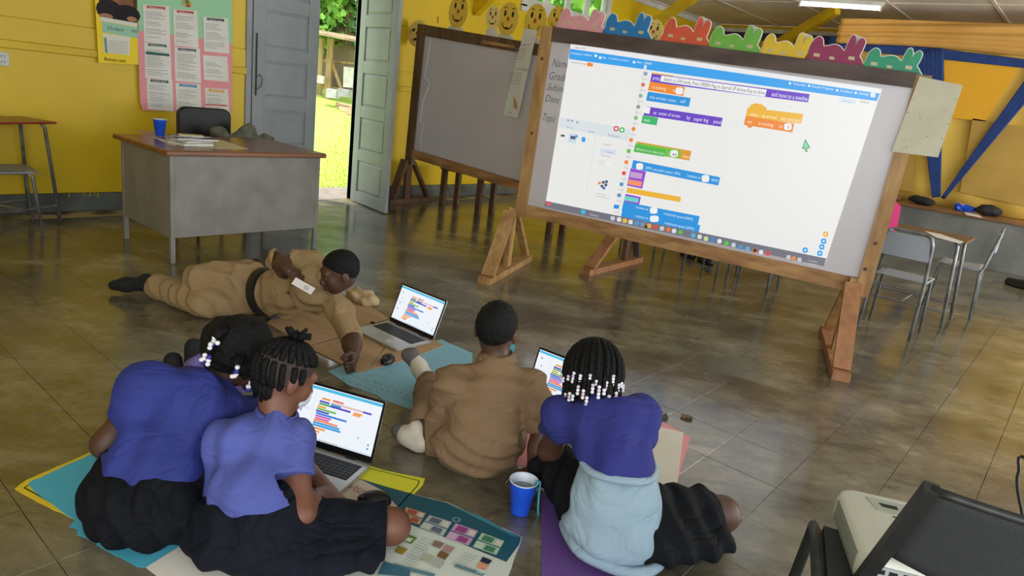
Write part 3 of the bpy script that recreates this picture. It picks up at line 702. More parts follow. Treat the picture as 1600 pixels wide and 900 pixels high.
block(995, 221, 1080, 236, 15, (226, 156, 52)); block(993, 223, 1064, 235, 13, (110, 198, 72)); block(992, 226, 1040, 234, 11, (78, 184, 76)); stext('distance to an object (cm)', (993, 234), (1037, 242), .018, (225, 246, 226)); stext('>', (1043, 243), (1047, 244), .018, (225, 246, 226)); pill(1053, 240, 6, 5.5); stext('40', (1049, 243), (1057, 244), .018, (90, 90, 96)); stext('then', (1066, 246), (1077, 248), .020, (250, 236, 208))
block(989, 250, 1125, 277, 13, CY); pill(999, 260, 5.5, 5); stext('RPM, encoder motor EM2', (1008, 264), (1062, 274), .019, (214, 236, 250)); stext('rotates at', (1073, 276), (1094, 280), .019, (214, 236, 250)); pill(1102, 279, 6, 5.5); stext('RPM', (1111, 283), (1121, 285), .018, (214, 236, 250))
block(985, 263, 1009, 268, 27, (150, 70, 210)); block(985, 268, 1004, 271, 9, (200, 160, 210)); block(982, 280, 1003, 284, 8, (246, 150, 110))
block(980, 293, 1064, 308, 8, YEL); block(977, 303, 1001, 308, 12, (150, 70, 210)); block(976, 306, 998, 310, 7, (110, 216, 204))
block(974, 315, 1093, 338, 14, CY); block(972, 328, 1094, 352, 12, CY); pill(1021, 329, 6, 5); pill(1022, 342, 7, 5); stext('rotates at', (992, 325), (1012, 329), .018, (214, 236, 250)); stext('rotates at', (992, 339), (1012, 343), .018, (214, 236, 250)); stext('rotational speed (RPM)', (1036, 335), (1082, 345), .018, (214, 236, 250)); stext('rotational speed (RPM)', (1038, 350), (1084, 360), .018, (214, 236, 250))
block(1168, 168, 1255, 178, 15, YEL); sq([(1170, 169), (1173, 164), (1180, 161), (1190, 163), (1197, 168), (1198, 173)], YEL); stext('when   up arrow    key pressed', (1171, 181), (1250, 191), .022, (255, 246, 214))
block(1165, 181, 1241, 193, 14, ORG); sq([(1167, 195), (1176, 196), (1173, 200), (1168, 199)], ORG); stext('set      is moving     to', (1167, 192), (1222, 200), .021, (255, 240, 222)); pill(1231, 198, 6, 5.5); stext('1', (1229, 201), (1232, 201), .018, (90, 90, 96))
sq([(1258, 217), (1266, 231), (1261, 232), (1262, 237), (1258, 237), (1257, 232), (1253, 233)], (70, 120, 90)); sq([(1258, 220), (1264, 230), (1260, 231), (1261, 236), (1259, 236), (1258, 231), (1255, 231)], (140, 226, 170))
sq([(1312, 152), (1338, 156), (1336, 163), (1310, 159)], (214, 230, 240)); stext('Blocks', (1317, 159), (1330, 161), .013, (150, 190, 220)); stext('Python', (1344, 160), (1358, 162), .013, (130, 136, 140))
for x, y, c_ in ((1290, 366, YEL), (1287, 377, BLUE), (1284, 386, BLUE), (1281, 396, BLUE), (1258, 391, BLUE)): pill(x, y, 4.2, 4.2, c_); pill(x, y, 1.4, 1.4, (245, 250, 255))
# taskbar
sq([(852, 314), (1291, 404), (1287, 416), (850, 323)], (116, 116, 128))
for x, y, c_ in ((857, 318, (230, 90, 100)), (911, 331, (60, 190, 220)), (957, 341, (200, 206, 220)), (967, 343, (230, 230, 230)), (976, 345, (236, 190, 70)), (985, 347, (230, 226, 220)), (995, 349, (60, 160, 220)), (1004, 351, (120, 150, 190)), (1014, 353, (230, 170, 70)), (1024, 355, (220, 80, 70)), (1034, 357, (200, 206, 216)), (1044, 359, (226, 120, 60)), (1053, 361, (220, 226, 236)), (1063, 363, (90, 190, 70)), (1083, 368, (70, 180, 220)), (1093, 370, (220, 220, 220)), (1103, 373, (210, 220, 150)), (1114, 375, (50, 140, 210)), (1124, 377, (236, 236, 236)), (1135, 380, (90, 200, 70)), (1146, 383, (200, 206, 220)), (1157, 386, (70, 150, 210)), (1168, 389, (110, 170, 220)), (1179, 392, (236, 130, 60)), (1189, 394, (230, 226, 226)), (1200, 396, (226, 70, 80)), (1232, 402, (200, 200, 206)), (1240, 404, (230, 140, 80)), (1249, 406, (200, 200, 206))): pill(x, y, 3.4, 3.4, c_)
stext('Search', (921, 336), (934, 339), .012, (220, 220, 226)); stext('11:23 PM', (1262, 408), (1276, 411), .010, (226, 226, 230)); stext('15/11/2023', (1258, 412), (1277, 416), .010, (226, 226, 230))
scr = sc.build('projected_screen', printmat('projected_light', emit=.56, rough=.28, spec=.5), fb, BP(0, 0, -.0105), E1, UPV, NB, step=.00004, off=.0004)  # image glows by its own emission, in place of the projector's beam
scr['label'] = 'projected code editor screen with coloured blocks'

# sheet of white card hung at the right post
cpts = [B2(*p, .03) for p in ((1437, 119), (1505, 133), (1466, 246), (1393, 237))]
cd_ = MB().prism([BP(s, z, .016) for s, z in cpts], NB * .003).obj('paper_sheet', mat('old_card', (206, 202, 178), .8, col2=(196, 190, 164), scale=5)); origin_to(cd_, BP(1.35, 1.32, .016))
top(cd_, 'blank off-white card hung over the right post of the pine whiteboard', 'paper')
st_ = Print(); r5 = random.Random(5)
for k in range(26): u, v = r5.random(), r5.random(); p = [cpts[0][i] * (1 - u) * (1 - v) + cpts[1][i] * u * (1 - v) + cpts[2][i] * u * v + cpts[3][i] * (1 - u) * v for i in (0, 1)]; st_.disc(p[0], p[1], r5.uniform(.001, .004), (120, 108, 88), n=6)
st_.build('stains', printmat('marker_ink'), cd_, BP(0, 0, .019), E1, UPV, NB)

# ---- bunny cutouts standing on the front board
def smooth_poly(pts, n=4):
    P = [np.array(p, float) for p in pts]; out = []; m_ = len(P)
    for i in range(m_):
        p0, p1, p2, p3 = P[i - 1], P[i], P[(i + 1) % m_], P[(i + 2) % m_]
        for k in range(n):
            t = k / n; out.append(.5 * ((2 * p1) + (-p0 + p2) * t + (2 * p0 - 5 * p1 + 4 * p2 - p3) * t * t + (-p0 + 3 * p1 - 3 * p2 + p3) * t ** 3))
    return out
BUN = [(.02, 0), (-.01, .35), (.02, .68), (.10, .84), (.19, .78), (.24, .58), (.32, .60), (.44, .66), (.55, .61), (.635, .50), (.66, .70), (.69, .93), (.745, .98), (.79, .84), (.80, .64), (.84, .84), (.905, .92), (.96, .82), (.95, .58), (.93, .40), (.99, .28), (1.0, 0)]
buns = [('pink', (236, 168, 176), 873, 42, 942, 55, 36, (1, 1.08)), ('blue', (36, 128, 190), 944, 54, 1013, 64, 40, (1, 1)), ('orange', (226, 92, 58), 1034, 66, 1104, 77, 46, (1, 1)), ('green', (120, 190, 72), 1107, 77, 1184, 87, 43, (1, 1)), ('yellow', (236, 198, 48), 1188, 88, 1262, 97, 42, (1, 1)), ('magenta', (156, 48, 92), 1259, 97, 1343, 107, 48, (1, 1)), ('teal green', (48, 160, 120), 1349, 108, 1433, 119, 40, (1, 1))]
wborder = mat('white_card_edge', (238, 236, 226), .6)
patchm = mat('tape_patch', (196, 184, 140), .35)
for q, (nm, col, x0, y0, x1, y1, hpx, _) in enumerate(buns):
    n0 = -.052
    a = np.array(B2(x0, y0 + 3, n0)); b_ = np.array(B2(x1, y1 + 3, n0)); ax = b_ - a; hgt = B2((x0 + x1) / 2, (y0 + y1) / 2 - hpx, n0)[1] - B2((x0 + x1) / 2, (y0 + y1) / 2, n0)[1]
    up2 = np.array([.05 * hgt, hgt * 1.12])
    pts = smooth_poly([a + ax * p[0] + up2 * p[1] for p in BUN])
    cen = sum(pts) / len(pts)
    t_ = thing('bunny_cutout', '%s bunny shaped card cutout on top of the projection board' % nm, 'decoration', BP(cen[0], a[1], n0), group='bunny cutouts along the board top')
    mm = mat('felt_' + nm.replace(' ', '_'), col, .55 if q else .25, col2=tuple(int(v * .9) for v in col), scale=9)
    MB().prism([BP(p[0], p[1], n0) for p in pts], NB * .006).obj('body', mm, t_)
    out = []
    for i, p in enumerate(pts):
        tg = pts[(i + 1) % len(pts)] - pts[i - 1]; tg /= np.linalg.norm(tg) + 1e-9; nn = np.array([-tg[1], tg[0]]); out.append(p + nn * .005 * (1 if p[1] > a[1] - .2 else 0))
    MB().prism([BP(p[0], p[1], n0 - .004) for p in out], NB * .004).obj('border', wborder, t_)
    for fx, fy, w in ((.16, .30, .018), (.45, .26, .015), (.80, .32, .018)):
        c_ = a + ax * fx + up2 * fy; MB().prism([BP(c_[0] + u * w, c_[1] + v * w * .6, n0 + .006) for u, v in ((-1, -.8), (1, -1), (.9, .8), (-1, 1))], NB * .001).obj('tape', patchm, t_)

# ---- rear board
YR = 5.45
def R2(px, py, Y=YR): p = HY(px, py, Y); return (p[0], p[2])
rb = thing('whiteboard_stand', 'empty whiteboard in brown frame behind the projection board, near the door', 'whiteboard', (-4.6, YR, 0))
def rprism(pts, y0, y1, nm, m_, par=None): return MB().prism([(x, y0, z) for x, z in pts], (0, y1 - y0, 0)).obj(nm, m_, par or rb)
zt = lambda x: 1.99 - .075 * (x + 6.15); zb = lambda x: .53 - .052 * (x + 6.15)
rprism([(-6.20, .45), (-6.09, .45), (-6.05, zt(-6.05)), (-6.16, zt(-6.16))], YR - .02, YR + .04, 'post', brownw)
rprism([(-3.16, .40), (-3.06, .40), (-3.02, zt(-3.02)), (-3.12, zt(-3.12))], YR - .02, YR + .04, 'post', brownw)
rprism([(-6.055, zt(-6.05) - .115), (-3.12, zt(-3.12) - .10), (-3.12, zt(-3.12)), (-6.055, zt(-6.05))], YR - .015, YR + .035, 'top_rail', brownw)
rprism([(-6.09, zb(-6.09)), (-3.16, zb(-3.16)), (-3.16, zb(-3.16) + .10), (-6.09, zb(-6.09) + .10)], YR - .015, YR + .035, 'bottom_rail', pine_h)
rprism([(-6.09, zb(-6.09) + .05), (-3.16, zb(-3.16) + .05), (-3.12, zt(-3.12) - .05), (-6.055, zt(-6.05) - .05)], YR + .006, YR + .014, 'board_face', wb_m)
foot(rb, (-6.13, 5.16), (-6.20, 5.88), 0, .50, brownw, brownw, brownw, np.array([-6.15, YR + .01, 0]))
foot(rb, (-3.079, 4.76), (-3.146, 5.753), 0, .48, redpine, brownw, darkw, np.array([-3.11, YR + .01, 0]))
rprism([R2(*p) for p in ((757, 63), (806, 72), (805, 76), (756, 68))], YR - .025, YR - .015, 'wood_strip', pine_h)
cable = [R2(*p) for p in ((673, 56), (668, 90), (663, 120), (671, 130), (660, 160), (656, 190), (662, 196), (657, 215), (659, 235))]
MB().tube([(x, YR + .002, z) for x, z in cable], .005, 6).obj('white_wire', paperm, rb, smooth=True)
# calendar
cal = [R2(*p) for p in ((822, 45), (842, 48), (812, 185), (789, 180))]
co = rprism([(x, z) for x, z in cal], YR - .028, YR - .026, 'wall_calendar', paperm, None) if False else MB().prism([(x, YR - .028, z) for x, z in cal], (0, .002, 0)).obj('wall_calendar', paperm)
origin_to(co, (cal[3][0], YR - .028, cal[3][1])); top(co, 'tall white paper calendar hanging over the edge of the rear whiteboard', 'calendar')
pc = Print()
for t, px, py, px2, h in (('JULY', 815, 72, 830, .022), ('OCTOBER', 808, 110, 827, .022)):
    a = R2(px, py); b_ = R2(px2, py + 2); pc.text(t, a[0], a[1], h, (90, 90, 96), width=b_[0] - a[0])
for k in range(2):
    for i in range(5):
        for j in range(7):
            a = R2(808 + j * 2.6 - i * 1.0 - k * 6, 78 + i * 4 + k * 38); pc.rect(a[0], a[1], a[0] + .009, a[1] + .012, (160, 160, 160))
a = R2(790, 172); pc.disc(a[0] + .08, a[1] + .07, .05, (216, 228, 216), .09); pc.poly([R2(*p) for p in ((806, 150), (811, 160), (812, 172), (806, 168))], (196, 150, 110)); a = R2(796, 176); pc.text('calendar', a[0], a[1], .012, (110, 100, 90))
pc.build('print', printmat('marker_ink'), co, (0, YR - .028, 0), (1, 0, 0), UPV, (0, -1, 0), step=.0001)
# smiling faces
fm = mat('face_card', (240, 206, 84), .5, col2=(232, 196, 70), scale=6); fm2 = mat('face_card_pale', (248, 224, 140), .5)
def face(px, py, rpx, Y, rot, pale, shirt, lab, n0=None):
    c_ = HY(px, py, Y); r_ = HY(px + rpx, py, Y)[0] - c_[0]; ca, sa = math.cos(rot), math.sin(rot)
    def L(u, v): return (c_[0] + (u * ca - v * sa) * r_, Y, c_[2] + (u * sa + v * ca) * r_)
    t_ = thing('smiling_face', lab, 'decoration', c_, group='smiling paper faces')
    n = 36; MB().prism([L(math.cos(6.2832 * i / n) * (1 + .05 * (i % 2)), math.sin(6.2832 * i / n) * (1.15 + .05 * (i % 2))) for i in range(n)], (0, .004, 0)).obj('head', fm2 if pale else fm, t_)
    if shirt:
        MB().prism([(x, Y + .004, z) for x, _, z in (L(-.85, -1.9), L(.85, -1.9), L(.8, -1.2), L(.3, -.95), L(-.3, -.95), L(-.8, -1.2))], (0, .004, 0)).obj('shirt', paperm, t_)
    pf = Print()
    def L2(u, v): p = L(u, v); return (p[0], p[2])
    for s in (-1, 1):
        pf.poly([L2(s * .38 + .11 * math.cos(a), .38 + .22 * math.sin(a)) for a in [.524 * i for i in range(12)]], (40, 34, 30))
        pf.line([L2(s * .38 - .16, .72), L2(s * .38, .82), L2(s * .38 + .16, .74)], r_ * .06, (60, 44, 30))
    pf.poly([L2(.14 * math.cos(a), .02 + .17 * math.sin(a)) for a in [.524 * i for i in range(12)]], (190, 84, 50))
    sm = [L2(.5 * math.cos(a), -.28 + .42 * math.sin(a)) for a in [math.pi + math.pi * i / 10 for i in range(11)]]
    pf.line(sm, r_ * .08, (60, 40, 30)); pf.poly([L2(-.22, -.60), L2(0, -.74), L2(.22, -.60), L2(0, -.56)], (70, 36, 26))
    pf.build('features', printmat('marker_ink'), t_, (0, Y, 0), (1, 0, 0), UPV, (0, -1, 0), step=.0002)
face(652, 52, 13, YR + .06, 1.9, 1, 0, 'pale smiling paper face turned sideways at the corner of the rear whiteboard')
face(716, 18, 15, YR + .05, -.1, 0, 1, 'smiling yellow paper face farthest left on the rear whiteboard top')
face(770, 27, 11, YR + .05, 0, 1, 1, 'small pale smiling paper face beside a bigger yellow one')
face(794, 30, 16, YR + .06, -.1, 0, 1, 'big smiling yellow paper face right of the small pale one')
face(836, 33, 17, YR + .05, -.1, 0, 1, 'smiling yellow paper face above the hanging calendar')
face(870, 31, 14, YR + .06, -.1, 0, 0, 'smiling orange-yellow paper face half hidden by the pink bunny')
face(1021, 50, 14, YR + .02, -.1, 1, 0, 'pale smiling paper face between the blue and orange bunnies')
pg = MB().tube([(HY(684, 33, YR)[0], YR, HY(684, 33, YR)[2] + dz) for dz in (-.02, .05)], .006, 6).obj('clothes_peg', mat('red_plastic', (190, 50, 36), .4)); origin_to(pg, HY(684, 36, YR)); top(pg, 'small red peg on top of the rear whiteboard frame', 'peg')

# wooden bench behind the rear board
bn = thing('wooden_bench', 'brown wooden bench behind the rear whiteboard, legs showing below it', 'bench', (-5.55, 5.98, 0))
MB().bbox((-5.98, 5.80, .42), (-4.2, 6.12, .465), .004).obj('seat', brownw, bn)
for x in (-5.94, -5.35, -4.3):
    for y in (5.82, 6.06): MB().bbox((x - .035, y, 0), (x + .035, y + .045, .42), .003).obj('leg', brownw, bn)

# ================================================================== POSTERS ON THE YELLOW WALL
XP = XW + .024
def W2(px, py): p = HX(px, py, XP); return (p[1], p[2])
def sheet(name, pts, m_, lab, cat, x=XP, t=.002, par=None, grp=None):
    o = MB().prism([(x, y, z) for y, z in pts], (t, 0, 0)).obj(name, m_, par)
    if par is None: origin_to(o, (x, pts[0][0], min(z for _, z in pts))); top(o, lab, cat, grp)
    return o
yp = sheet('poster', [W2(*p) for p in ((144, -60), (212, -60), (215, 101), (153, 98))], mat('yellow_card', (246, 214, 44), .7), 'yellow card poster with a photo and a letter, left of the pink chart', 'poster', XP + .012)
pp = Print()
pp.poly([W2(*p) for p in ((150, -60), (213, -60), (213, 42), (155, 30))], (74, 58, 46))
for px, py, rx, ry, c_ in ((176, 6, .06, .07, (150, 104, 74)), (196, 4, .055, .07, (132, 88, 62)), (170, 16, .10, .08, (38, 32, 34)), (198, 22, .10, .07, (30, 26, 30)), (165, 25, .05, .02, (170, 122, 92)), (205, 30, .04, .02, (176, 128, 96))):
    c2 = W2(px, py); pp.disc(c2[0], c2[1], rx, c_, ry)
pp.poly([W2(*p) for p in ((155, 26), (213, 36), (213, 42), (155, 32))], (226, 222, 210))
pp.poly([W2(*p) for p in ((158, 33), (214, 43), (214, 60), (159, 50))], (158, 204, 178)); a = W2(165, 46); pp.text('Orders', a[0], a[1], .03, (40, 60, 60), slant=.3); a = W2(204, 50); pp.text('Letter', a[0], a[1], .028, (40, 60, 60), width=.05)
pp.poly([W2(*p) for p in ((159, 52), (202, 58), (201, 86), (161, 82))], (226, 222, 208)); pp.poly([W2(*p) for p in ((161, 58), (165, 59), (167, 82), (163, 82))], (110, 150, 130))
for k in range(6): a = W2(168, 64 + k * 3.4); b_ = W2(198, 66 + k * 3.4); pp.line([a, b_], .003, (130, 130, 126))
a = W2(161, 94); pp.text('Business Letter', a[0], a[1], .028, (90, 70, 20), width=.17, slant=.2)
pp.build('print', printmat('marker_ink'), yp, (XP + .014, 0, 0), (0, 1, 0), UPV, (1, 0, 0), step=.0002)
pk = thing('wall_chart', 'pink and green chart board with printed white sheets above the office chair', 'chart', HX(290, 172, XP))
def PXs(pts): return [W2(*p) for p in pts]
sheet('green_card', PXs(((211, -50), (361, -60), (362, 70), (306, 62), (216, 52))), mat('mint_card', (158, 212, 168), .7), None, None, XP + .006, .003, pk)
sheet('pink_card', PXs(((214, 48), (268, 54), (312, 60), (361, 68), (361, 176), (222, 172), (218, 160))), mat('pink_card', (232, 152, 158), .7), None, None, XP + .009, .003, pk)
shm = paperm
sheets = [(218, -40, 40, 9, 0), (270, -40, 37, 18, 1), (315, -40, 38, 25, 0), (222, 7, 41, 58, (176, 84, 62)), (269, 14, 38, 57, (186, 70, 62)), (316, 26, 39, 54, (70, 78, 84)), (224, 66, 41, 55, (60, 96, 88)), (271, 73, 40, 53, (80, 84, 90)), (316, 86, 38, 38, 0), (228, 122, 40, 48, (66, 84, 86)), (273, 129, 39, 43, (60, 130, 180)), (319, 137, 36, 40, (222, 162, 70))]
for q, (x, y, w, h, hd_) in enumerate(sheets):
    o = sheet('printed_sheet', PXs(((x, y), (x + w, y + w * .07 + (0 if q > 2 else 2)), (x + w + 2, y + h + 4), (x + 2, y + h))), shm, None, None, XP + .013, .002, pk)
    pr = Print()
    if isinstance(hd_, tuple): pr.poly(PXs(((x + 6, y + 1.5), (x + w - 6, y + 4), (x + w - 6, y + 8), (x + 6, y + 5.5))), hd_); a = W2(x + 9, y + 5.5); b_ = W2(x + w - 9, y + 7); pr.text('SCHOOL RULES', a[0], a[1] + .002, .012, (236, 236, 230), width=b_[0] - a[0])
    r6 = random.Random(q); yy = y + 11
    while yy < y + h - 5:
        if r6.random() < .82: a = W2(x + 4, yy); b_ = W2(x + w - 4 - r6.uniform(0, 14), yy + 2); pr.line([a, b_], .0035, (136, 138, 142))
        yy += 2.6
    if hd_ == 1: c2 = W2(291, 5); pr.disc(c2[0], c2[1], .045, (190, 170, 110), .03); pr.disc(c2[0], c2[1] + .01, .02, (90, 130, 70)); pr.disc(c2[0] + .01, c2[1] - .02, .02, (190, 70, 60), .012)
    if q == 6: pr.poly(PXs(((226, 80), (263, 84), (263, 88), (226, 84))), (60, 106, 92))
    if q == 11: pr.poly(PXs(((320, 162), (354, 164), (354, 166), (320, 164))), (210, 90, 70))
    pr.build('print', printmat('marker_ink'), o, (XP + .015, 0, 0), (0, 1, 0), UPV, (1, 0, 0), step=.0002)
oc = HX(4, 92, XW); ot = thing('wall_socket', 'white electrical wall socket at the left edge of the yellow wall', 'socket', (XW, oc[1], oc[2] - .05))
MB().bbox((XW, oc[1] - .04, oc[2] - .05), (XW + .012, oc[1] + .04, oc[2] + .05), .004).obj('plate', white_paint, ot)
for dz in (-.02, .02):
    for dy in (-.012, .008): MB().box((XW + .0118, oc[1] + dy, oc[2] + dz - .008), (XW + .0128, oc[1] + dy + .004, oc[2] + dz + .008)).obj('slot', mat('black_slot', (20, 20, 20), .6), ot)

# ================================================================== TEACHER DESK
steel = mat('grey_steel', (138, 136, 128), .45, .0, col2=(122, 120, 112), scale=5, bump=.03)
desktop = mat('varnished_wood', (140, 88, 46), .25, col2=(112, 66, 34), scale=3, stretch=(3, .6, 3), detail=5)
dk = thing('teacher_desk', 'grey steel office desk with varnished wooden top', 'desk', (-4.98, 2.62, 0))
dx0, dx1, dy0, dy1, dh = -5.38, -4.60, 2.04, 3.18, .762
MB().bbox((dx0 - .05, dy0 - .035, dh - .036), (dx1 + .03, dy1 + .035, dh), .008).obj('desk_top', desktop, dk)
MB().box((dx1 - .012, dy0 + .03, .19), (dx1 - .004, dy1 - .03, dh - .04)).obj('modesty_panel', steel, dk)
MB().box((dx0 + .03, dy0 + .004, .19), (dx1 - .03, dy0 + .012, dh - .04)).obj('side_panel', steel, dk); MB().box((dx0 + .03, dy1 - .012, .19), (dx1 - .03, dy1 - .004, dh - .04)).obj('side_panel', steel, dk)
MB().bbox((dx0 + .034, dy0 + .002, dh - .065), (dx1 - .034, dy1 - .002, dh - .0365), .003).obj('frame', steel, dk)
for x in (dx0, dx1 - .032):
    for y in (dy0, dy1 - .032): MB().bbox((x, y, 0), (x + .032, y + .032, dh - .0365), .003).obj('leg', steel, dk)
MB().bbox((dx1 - .025, dy0 + .03, .175), (dx1 - .002, dy1 - .03, .195), .003).obj('bottom_rail', steel, dk)
MB().bbox((dx0 + .03, dy0 + .002, .175), (dx1 - .03, dy0 + .022, .195), .003).obj('bottom_rail', steel, dk)
# on the desk
cupm = mat('blue_cup_plastic', (28, 84, 214), .3); cupw = mat('cup_white_inside', (214, 222, 236), .35)
def cup(loc, lab, h=.12, r=.047, tilt=None, grp=None):
    t_ = thing('plastic_cup', lab, 'cup', loc, group=grp)
    prof = [(.0, .003), (r * .62, .003), (r * .64, 0), (r * .68, .004), (r * .76, h * .35), (r * .775, h * .36), (r * .86, h * .62), (r * .885, h * .63), (r * .97, h - .006), (r, h)]
    MB().lathe(prof, 28).obj('cup_body', cupm, t_, smooth=True, loc='local')
    MB().lathe([(.0, .006), (r * .62, .006), (r * .95, h - .004), (r, h)], 28).obj('inside', cupw, t_, smooth=True, loc='local')
    MB().tube([(r * math.cos(6.2832 * k / 28), r * math.sin(6.2832 * k / 28), h) for k in range(28)], .0022, 6, closed=True).obj('rim', cupw, t_, smooth=True, loc='local')
    if tilt: t_.rotation_euler = tilt
    return t_
pc1 = G(250, 212, dh); cup(pc1, 'blue plastic cup standing on the teacher desk beside the books')
pp1 = HX(215, 208, -5.2)
def flatsheet(name, pxs, z, m_, lab, cat, t=.0012, grp=None):
    P = [G(x, y, z) for x, y in pxs]; o = MB().prism([p * np.array([1, 1, 0]) + UPV * z for p in P], UPV * t).obj(name, m_); origin_to(o, P[0]); return top(o, lab, cat, grp)
flatsheet('paper_sheet', ((212, 204), (250, 206), (258, 214), (236, 213)), dh, mat('pinkish_print', (206, 180, 166), .6, col2=(170, 120, 110), scale=9), 'printed pinkish sheet lying at the far left of the teacher desk', 'paper')
flatsheet('paper_sheet', ((330, 216), (350, 220), (388, 233), (330, 232), (300, 228)), dh, mat('cream_paper', (226, 214, 178), .7), 'cream sheet poking out from under the books on the teacher desk', 'paper')
flatsheet('paper_sheet', ((236, 213), (272, 222), (276, 228), (262, 225)), dh, paperm, 'white and purple leaflet before the cup on the teacher desk', 'paper')
bc = G(300, 222, dh + .02)
books = [((.17, .24, .020), .05, (196, 190, 172), 'thick pale book at the bottom of the pile on the teacher desk'), ((.17, .23, .016), .12, (150, 152, 158), 'grey book second from the bottom of the pile on the teacher desk'), ((.20, .28, .014), -.25, (34, 36, 40), 'black covered notebook in the pile on the teacher desk'), ((.16, .22, .008), .35, (96, 110, 150), 'thin blue magazine near the top of the book pile'), ((.10, .16, .008), -.5, (216, 196, 150), 'small cream notebook on top of the book pile')]
bz = dh + .0016
for (w, l_, h_), a, col, lab in books:
    t_ = thing('book', lab, 'book', (bc[0] + rnd.uniform(-.02, .02), bc[1] + rnd.uniform(-.02, .02), bz), a + .15, group='books piled on the teacher desk')
    cm = mat('cover_%d_%d' % (col[0], col[1]), col, .5)
    MB().box((-w / 2, -l_ / 2, 0), (w / 2, l_ / 2, .0018)).box((-w / 2, -l_ / 2, h_ - .0018), (w / 2, l_ / 2, h_)).box((-w / 2, -l_ / 2, .0018), (-w / 2 + .002, l_ / 2, h_ - .0018)).obj('cover', cm, t_, loc='local')
    MB().box((-w / 2 + .002, -l_ / 2 + .004, .0018), (w / 2 - .004, l_ / 2 - .004, h_ - .0018)).obj('pages', paperm, t_, loc='local'); bz += h_ + .0006
# black office chair behind the desk
blackp = mat('black_vinyl', (11, 12, 11), .5, col2=(16, 17, 16), scale=20)
ocx, ocy = -5.78, 2.90
ch = thing('office_chair', 'black padded chair behind the teacher desk', 'chair', (ocx, ocy, 0))
def rounded(w, h, r, n=5):
    P = []
    for cx, cy, a0 in ((w / 2 - r, h / 2 - r, 0), (-w / 2 + r, h / 2 - r, 90), (-w / 2 + r, -h / 2 + r, 180), (w / 2 - r, -h / 2 + r, 270)):
        for k in range(n + 1): a = math.radians(a0 + 90 * k / n); P.append((cx + r * math.cos(a), cy + r * math.sin(a)))
    return P
bk = MB()
for k, (ins, d) in enumerate(((.02, 0), (0, .015), (0, .035), (.02, .05))):
    pass
P = rounded(.46, .34, .07)
lay = [[(ocx - .13 + d - .03 * ((z / .17) ** 2) * 0, ocy + x * s, .78 + z * s) for x, z in P] for s, d in ((.94, 0), (1, .012), (1, .038), (.94, .05))]
nP = len(P); bk.add(sum(lay, []), [tuple(range(nP)), tuple(range(3 * nP, 4 * nP))] + [(r_ * nP + i, r_ * nP + (i + 1) % nP, (r_ + 1) * nP + (i + 1) % nP, (r_ + 1) * nP + i) for r_ in range(3) for i in range(nP)])
bk.obj('backrest', blackp, ch)
MB().bbox((ocx - .22, ocy - .23, .43), (ocx + .24, ocy + .23, .50), .03).obj('seat', blackp, ch)
for x, y in ((-.18, -.2), (-.18, .2), (.2, -.2), (.2, .2)): MB().tube([(ocx + x, ocy + y, .43), (ocx + x * 1.1, ocy + y * 1.05, 0)], .013, 8).obj('leg', iron, ch)
for y in (-.17, .17): MB().tube([(ocx - .19, ocy + y, .46), (ocx - .13, ocy + y, .66)], .012, 8).obj('back_support', iron, ch)
jk = skin([([ell((ocx + .12, ocy + .05 + .085 * k, .62 + .06 * math.sin(k * 2.1)), (.06, .075, .07 + .02 * math.sin(k * 1.3)), None) for k in range(-2, 4)] + [cone((ocx + .1, ocy - .15, .58), (ocx + .1, ocy + .3, .58), .07, .06)], .012, .05, (), folds(.010, [((.3, 1, .4), 70, 1.2, .3), ((.1, .5, 1), 50, 1, 2)]))], 'jacket', mat('grey_green_cloth', (120, 122, 104), .9, col2=(70, 72, 62), scale=7), None)
for v in jk.data.vertices: v.co.z += .10; v.co.y += .14
origin_to(jk, (ocx + .1, ocy + .19, .5)); top(jk, 'crumpled grey-green jacket heaped on the black chair behind the desk', 'clothing')

# ================================================================== STUDENT DESKS AND CHAIRS
chrome = mat('grey_tube_steel', (146, 150, 152), .4, .5, col2=(112, 112, 110), scale=12)
seatm = mat('grey_plastic', (150, 156, 164), .5)
def student_chair(loc, rot, lab, z_back=.78):
    t_ = thing('student_chair', lab, 'chair', loc, rot, group='grey tube school chairs')     # faces local +Y
    w = .18
    for s in (-1, 1):
        MB().tube([(s * w, -.18, .0), (s * (w - .01), -.15, .40), (s * (w - .01), -.17, .46), (s * (w - .02), -.21, z_back - .07), (s * (w - .035), -.214, z_back - .02), (s * (w - .075), -.215, z_back)], .0125, 8).obj('back_post', chrome, t_, smooth=True, loc='local')
        MB().tube([(s * w, .19, 0), (s * (w - .015), .15, .40), (s * (w - .015), .12, .425), (s * (w - .015), -.14, .425)], .0115, 8).obj('leg', chrome, t_, smooth=True, loc='local')
    MB().tube([(-w + .075, -.215, z_back), (w - .075, -.215, z_back)], .0125, 8).obj('top_bar', chrome, t_, loc='local')
    MB().tube([(-w + .01, -.162, .36), (w - .01, -.162, .36)], .008, 8).obj('cross_bar', chrome, t_, loc='local')
    MB().grid(lambda u, v: ((u - .5) * .32, -.205 - .01 * math.cos((u - .5) * 3), z_back - .19 + .17 * v), 8, 3).obj('backrest', seatm, t_, loc='local', solid=.006)
    MB().grid(lambda u, v: ((u - .5) * .36, -.17 + .36 * v, .438 - .012 * math.sin(v * 3.1) - (.02 if v > .95 else 0)), 8, 8).obj('seat', seatm, t_, smooth=True, loc='local', solid=.008)
    return t_
